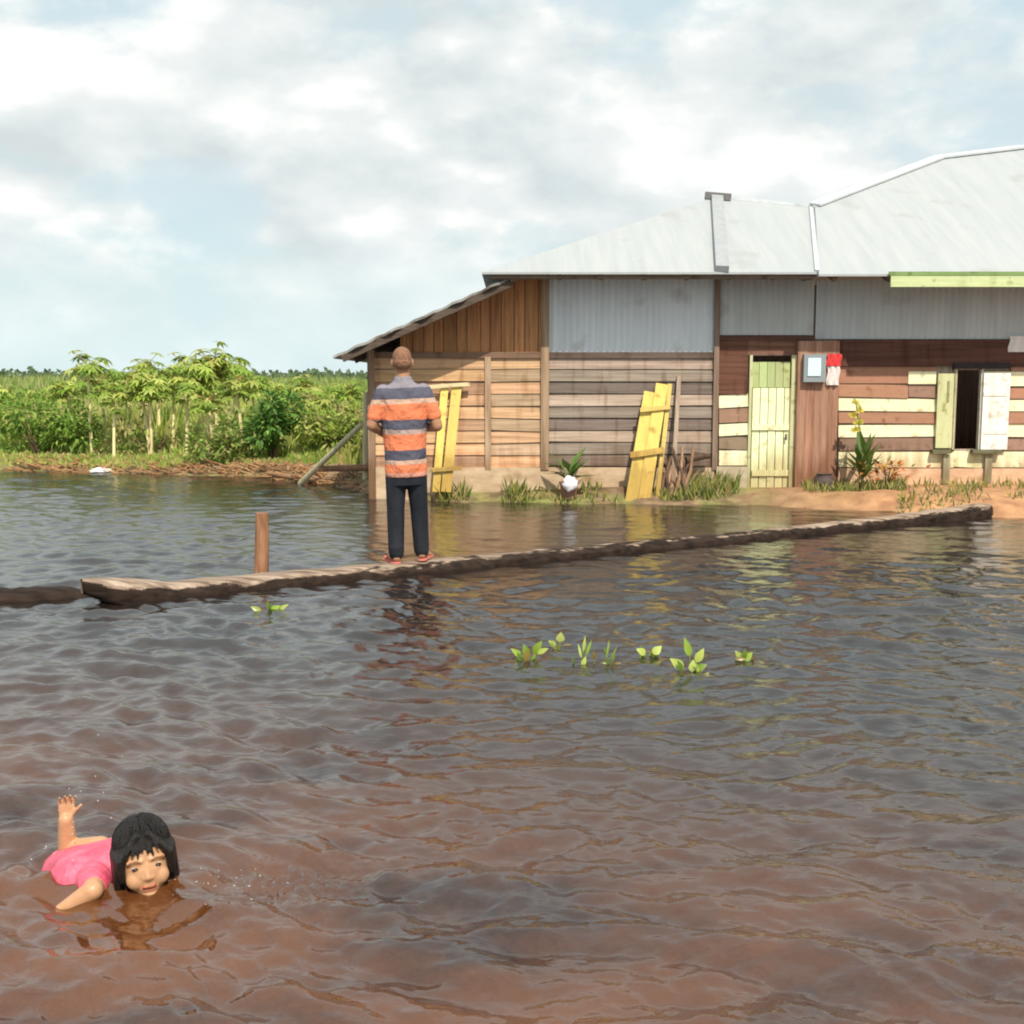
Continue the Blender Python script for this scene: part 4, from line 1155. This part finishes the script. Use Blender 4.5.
# striped shirt
m, nt, N, L, b = newmat('striped_shirt')
tcg = N.new('ShaderNodeTexCoord'); sp = N.new('ShaderNodeSeparateXYZ'); L.new(tcg.outputs['Object'], sp.inputs[0])
nz = N.new('ShaderNodeTexNoise'); nz.inputs['Scale'].default_value = 5; L.new(tcg.outputs['Object'], nz.inputs['Vector'])
ma = N.new('ShaderNodeMath'); ma.operation = 'MULTIPLY_ADD'; ma.inputs[1].default_value = .035; L.new(nz.outputs['Fac'], ma.inputs[0]); L.new(sp.outputs['Z'], ma.inputs[2])
mr = N.new('ShaderNodeMapRange'); mr.inputs['From Min'].default_value = .617; mr.inputs['From Max'].default_value = 1.517; L.new(ma.outputs[0], mr.inputs['Value'])
rp = N.new('ShaderNodeValToRGB'); rp.color_ramp.interpolation = 'CONSTANT'
OR = (.70, .20, .09); DK = (.085, .085, .12); GR = (.42, .31, .28); LT = (.55, .36, .27); PK = (.60, .27, .20)
st = [(.60, PK), (.70, OR), (.765, LT), (.795, DK), (.872, OR), (.995, GR), (1.03, DK), (1.105, OR), (1.225, LT), (1.26, DK), (1.34, (.24, .22, .26)), (1.44, GR)]
e = rp.color_ramp.elements
for i, (z, c) in enumerate(st):
    q = e[i] if i < 2 else e.new(min(1, (z - .6) / .9))
    q.position = max(0, (z - .6) / .9); q.color = (*c, 1)
L.new(mr.outputs[0], rp.inputs['Fac']); L.new(rp.outputs['Color'], b.inputs['Base Color']); b.inputs['Roughness'].default_value = .85
n2 = N.new('ShaderNodeTexNoise'); n2.inputs['Scale'].default_value = 9; n2.inputs['Detail'].default_value = 3; L.new(tcg.outputs['Object'], n2.inputs['Vector'])
bp = N.new('ShaderNodeBump'); bp.inputs['Strength'].default_value = .9; bp.inputs['Distance'].default_value = .05
L.new(n2.outputs['Fac'], bp.inputs['Height']); L.new(bp.outputs[0], b.inputs['Normal'])
M['shirt'] = m

# --- the standing man, back to the camera (he faces +Y)
t_log = (-.78 - A.x) / (B.x - A.x)
mpos = A.lerp(B, t_log); mpos.z = .083
man = empty('person', mpos, 'person in striped orange shirt and black trousers standing on the log, back turned', 'person')
def foot_y(x): return x * .38
S = Sculpt()
S.rings([(.74, .15, .105, 0, 0), (.95, .165, .10, 0, 0), (1.15, .185, .105, 0, 0), (1.28, .19, .10, 0, 0), (1.35, .13, .08, 0, 0), (1.38, .06, .06, 0, 0)])
S.capsule((0, -.005, 1.33), (0, .012, 1.46), .062, .058)
S.ell((0, .01, 1.545), (.078, .098, .10)); S.ell((0, .045, 1.485), (.06, .065, .075)); S.capsule((0, .095, 1.50), (0, .115, 1.49), .012, .014)
for sx in (-1, 1):
    S.ell((sx * .081, .012, 1.525), (.012, .022, .032))
    el = (sx * .262, -.035, 1.055 - .01 * sx); wr = (sx * .14, .17, 1.0 + .03 * sx)
    S.capsule((sx * .175, 0, 1.30), el, .055, .044); S.capsule(el, wr, .044, .030)
    S.hand(wr, (-sx * .8, .5, -.05), (0, -.5, -1), sx, .17, .7)
    fy = foot_y(sx * .105)
    S.capsule((sx * .085, 0, .76), (sx * .10, fy * .5 + .01, .42), .085, .055); S.capsule((sx * .10, fy * .5 + .01, .42), (sx * .105, fy - .01, .07), .055, .036)
    hx, hy = sx * .105, fy - .03; tx, ty = sx * .165, fy + .13
    S.capsule((hx, hy, .045), (hx + (tx - hx) * .75, hy + (ty - hy) * .75, .035), .034, .032); 
    for k in range(5):
        o = (k - 2) * .015
        S.capsule((hx + (tx - hx) * .8 + o * .9, hy + (ty - hy) * .8 - sx * o * .3, .028), (tx + o, ty - abs(o) * .5 - sx * o * .4, .022), .011, .009)
S.build('body', M['skin_man'], man, .0065, 4)
S = Sculpt()
S.rings([(.665, .168, .128, 0, 0), (.72, .172, .132, 0, 0), (.85, .168, .128, 0, 0), (1.0, .178, .122, 0, 0), (1.14, .198, .124, 0, 0), (1.26, .208, .116, 0, 0), (1.33, .185, .095, 0, 0), (1.375, .10, .078, 0, 0), (1.40, .073, .07, 0, 0), (1.425, .072, .07, 0, .004)])
for sx in (-1, 1): S.capsule((sx * .160, 0, 1.30), (sx * .236, -.022, 1.13), .072, .064)
S.build('shirt', M['shirt'], man, .007, 5)
S = Sculpt()
S.rings([(.60, .16, .115, 0, 0), (.68, .164, .118, 0, 0), (.80, .155, .112, 0, 0)])
for sx in (-1, 1):
    fy = foot_y(sx * .105)
    S.capsule((sx * .082, 0, .66), (sx * .096, fy * .5 + .01, .40), .088, .072); S.capsule((sx * .096, fy * .5 + .01, .40), (sx * .105, fy - .01, .085), .073, .064)
    S.capsule((sx * .105, fy - .01, .12), (sx * .107, fy - .005, .075), .066, .060)
S.build('trousers', M['trouser'], man, .007, 4)
S = Sculpt()      # close cropped crown
S.ell((0, .004, 1.562), (.0785, .0965, .088)); S.ell((0, -.014, 1.53), (.0775, .084, .065))
S.build('hair', mat('cropped_hair', (.15, .07, .042), (.36, .19, .115), .85, (70, 70, 70), bump=.6), man, .005, 3)
for sx in (-1, 1):
    S = Sculpt(); fy = foot_y(sx * .105); hx, hy = sx * .105, fy - .04; tx, ty = sx * .17, fy + .15
    S.capsule((hx, hy, .006), (tx, ty, .006), .040, .048, ((0, 0, 1), .28)); S.capsule((hx + .04, hy + .10, .03), (hx - .04 + .05 * sx, hy + .12, .035), .014)
    S.build('sandal', M['sandal'], man, .005, 2)
man.rotation_euler = (R(1.5), R(-1.5), R(8)); man.scale = (.925, .95, .978)

# --- the swimming girl
gl = empty('person', Vector((GIRL.x, GIRL.y, 0)), 'person with wet black hair and pink top swimming towards the camera, one arm raised', 'person')
yaw = R(24)
HM = Matrix.Translation((-.003, 0, .084)) @ Matrix.Rotation(yaw, 4, 'Z') @ Matrix.Rotation(R(-5), 4, 'Y') @ Matrix.Rotation(R(2), 4, 'X') @ Matrix.Scale(.95, 4)
S = Sculpt(); S.T = HM
# head: origin at its middle, face towards -Y
S.ell((0, .012, .028), (.074, .088, .078)); S.ell((0, -.02, -.02), (.066, .066, .082)); S.ell((0, -.042, -.068), (.036, .036, .034))
for sx in (-1, 1):
    S.ell((sx * .034, -.056, -.036), (.029, .025, .030)); S.ell((sx * .071, .012, -.015), (.010, .018, .027))
    S.capsule((sx * .014, -.074, .026), (sx * .05, -.062, .022), .0085, .007)
S.capsule((0, -.077, .004), (0, -.087, -.024), .0065, .0095); S.ell((-.009, -.083, -.028), (.0075, .008, .006)); S.ell((.009, -.083, -.028), (.0075, .008, .006))
S.ell((0, -.064, -.060), (.030, .018, .022)); S.capsule((-.015, -.079, -.0555), (.015, -.079, -.0555), .0048); S.capsule((-.011, -.078, -.066), (.011, -.078, -.066), .0058)
S.ell((0, -.062, -.086), (.024, .020, .018))
# neck, torso, arms and legs in the swimmer's own frame
S.T = Matrix.Identity(4)
neck = Vector((-.02, .06, .03)); chest = Vector((-.205, .10, -.030)); belly = Vector((-.34, .27, -.085)); hip = Vector((-.42, .46, -.16))
S.capsule((0, .03, .06), neck + Vector((-.04, .03, -.01)), .045, .045)
S.capsule(neck + Vector((-.10, .05, -.01)), chest, .062, .088, ((0, 0, 1), .80)); S.capsule(chest, belly, .088, .08, ((0, 0, 1), .80)); S.capsule(belly, hip, .085, .09)
for k, (dx, dz) in enumerate(((-.07, -.02), (.07, -.05))):
    h = hip + Vector((dx, .02, -.02)); kn = h + Vector((-.12, .25, -.06 + dz)); an = kn + Vector((-.10, .22, .02))
    S.capsule(h, kn, .062, .045); S.capsule(kn, an, .045, .03); S.capsule(an, an + Vector((-.05, .12, -.01)), .03, .02)
sh1 = Vector((-.15, .01, .012)); el1 = Vector((-.125, -.075, .022)); wr1 = Vector((-.215, -.085, -.035))
S.capsule(sh1, el1, .038, .029); S.capsule(el1, wr1, .029, .020)
S.hand(wr1, (-.2, -.6, -.7), (0, .7, -.6), 1, .115, .3)
sh2 = Vector((-.20, .19, .03)); el2 = Vector((-.310, .225, .015)); wr2 = Vector((-.305, .205, .118))
S.capsule(sh2, el2, .040, .031); S.capsule(el2, wr2, .031, .023)
S.hand(wr2, (.06, .05, 1), (.5, -1, 0), 1, .105, .9)
IH = HM.inverted()
def girl_tint(P):
    Q = (np.c_[P, np.ones(len(P))] @ np.array(IH).T)[:, :3]
    c = np.ones((len(P), 3), np.float32)
    qz = Q[:, 2] - 11 * Q[:, 0] ** 2
    lip = (np.abs(Q[:, 0]) < .022) & (qz < -.0515) & (qz > -.0725) & (Q[:, 1] < -.070)
    c[lip] = (.92, .60, .62)
    gap = (np.abs(Q[:, 0]) < .019) & (np.abs(qz + .0615) < .0036) & (Q[:, 1] < -.068)
    c[gap] = (.16, .06, .06)
    brow = (np.abs(np.abs(Q[:, 0]) - .033) < .018) & (np.abs(Q[:, 2] - (.026 - .2 * np.abs(np.abs(Q[:, 0]) - .03))) < .004) & (Q[:, 1] < -.05)
    c[brow] = (.42, .33, .30)
    return c
S.build('body', M['skin_girl'], gl, .0035, 5, girl_tint)
# eyes
m_eye = mat('eye', (.6, .58, .55), (.66, .64, .6), .2, bump=0); M['eye'] = m_eye
for sx in (-1, 1):
    mb = MB(); c = HM @ Vector((sx * .031, -.0690, .004)); base = wloc(gl)
    f_ = (HM.to_3x3() @ Vector((sx * .12, -1, -.05))).normalized()
    rt = (HM.to_3x3() @ Vector((1, 0, 0))).normalized(); upv = f_.cross(rt) * -1
    n = 14; v = []; fc = []
    rings_ = [(0, 0.0105), (.35, .0102), (.6, .0085), (.85, .0055), (.97, .0025)]
    mbv = MB()
    for i in range(9):
        th = math.pi / 2 * i / 8
        for k in range(n):
            ph = 2 * math.pi * k / n
            v.append(base + c + f_ * (.010 * math.cos(th)) + rt * (.0115 * math.sin(th) * math.cos(ph)) + upv * (.0052 * math.sin(th) * math.sin(ph)))
    for i in range(8):
        for k in range(n):
            fc.append((i*n+k, (i+1)*n+k, (i+1)*n+(k+1) % n, i*n+(k+1) % n))
    mb.add(v, fc)
    mb.c = [((.03, .02, .015) if i < 6 else (.9, .88, .85)) for i in range(8) for k in range(n)]
    mb.build('eye', M['eye'], gl, True)
# top
S = Sculpt()
S.capsule(neck + Vector((-.10, .045, .0)), chest + Vector((-.005, 0, .012)), .082, .112, ((0, 0, 1), .86)); S.capsule(chest + Vector((0, 0, .012)), belly, .112, .098, ((0, 0, 1), .86)); S.capsule(belly, hip, .094, .09)
S.capsule(sh1, sh1.lerp(el1, .4), .054, .046); S.capsule(sh2 + Vector((.01, 0, -.02)), sh2.lerp(el2, .55) - Vector((0, 0, .02)), .054, .048)
S.build('pink_top', M['pink'], gl, .005, 4)
# wet hair
S = Sculpt(); S.T = HM
S.ell((0, .027, .036), (.080, .091, .081)); S.ell((-.004, .045, -.02), (.077, .070, .075))
rr = random.Random(4)
for k in range(26):      # locks from the parting down both sides
    sx = -1 if k % 2 else 1; s = (k // 2) / 12
    p = Vector((sx * .016, -.054 + s * .10, .096 - s * .006)); q = Vector((sx * (.070 + .012 * math.sin(s * 3)), -.060 + s * .12, .030)); e_ = Vector((sx * (.080 + rr.uniform(-.006, .012)), -.030 + s * .12, -.075 - rr.uniform(0, .035) - (.015 if sx < 0 else 0)))
    if s < .14: e_ = Vector((sx * .071, -.050, -.035 + .02 * s)); q.y += .004
    S.capsule(p, q, .011, .0125); S.capsule(q, e_, .014, .007 + .004 * rr.random())
for k in range(7):       # wisps of fringe
    x = -.045 + k * .013; S.capsule((x * .6, -.052, .090), (x * 1.15, -.0785, .056 - .009 * (k % 3)), .008, .004)
S.build('hair', M['hair'], gl, .0035, 3)
mb = MB(); gb_ = wloc(gl)        # wet strands lying over the mass of hair
for k in range(330):
    sx = rr.choice((-1, 1)); psi = rr.uniform(.72, 3.0) if k % 9 else rr.uniform(.05, .7)
    fr = psi < .71; pmax = 1.05 if fr else 1.6
    r_ = rr.uniform(.985, 1.03); ln = rr.uniform(.06, .125); pts = []; w0 = rr.uniform(-.05, .05)
    for j in range(10):
        t = j / 9; ph = .06 + min(1, t / .62) * pmax; dn = max(0, t - .62) / .38 * (0 if fr else ln)
        a = psi + w0 * t + .05 * math.sin(t * 7 + k)
        p = Vector((sx * math.sin(ph) * math.sin(a) * .083 * r_, .028 - math.sin(ph) * math.cos(a) * .092 * r_, .040 + math.cos(ph) * .084 * r_ - dn))
        pts.append(gb_ + HM @ p)
    mb.tube(pts, [.0012, .0018, .002, .002, .002, .002, .0018, .0016, .0012, .0006], 5)
mb.build('hair_strands', M['hair'], gl, True)

# splash drops round the swimmer
mb = MB()
for i in range(60):
    if i < 30: x, y, z = GIRL.x + rnd.gauss(.22, .10), GIRL.y + rnd.gauss(0, .07), abs(rnd.gauss(0, .018)) + .004
    else: x, y, z = GIRL.x + rnd.gauss(-.24, .09), GIRL.y + rnd.uniform(.0, .3), abs(rnd.gauss(.10, .10))
    r_ = rnd.uniform(.0010, .0026); blob(mb, Vector((x, y, z)), (r_ * rnd.uniform(1, 1.6), r_, r_), (1, 1, 1), 5, 7, 0)
m, nt, N, L, b = newmat('droplet'); b.inputs['Base Color'].default_value = (.8, .8, .8, 1); b.inputs['Roughness'].default_value = .05; b.inputs['IOR'].default_value = 1.33; b.inputs['Transmission Weight'].default_value = .7
tag(mb.build('water_splash', m, None, True), 'small splash drops around the swimming person', 'splash', kind='stuff')
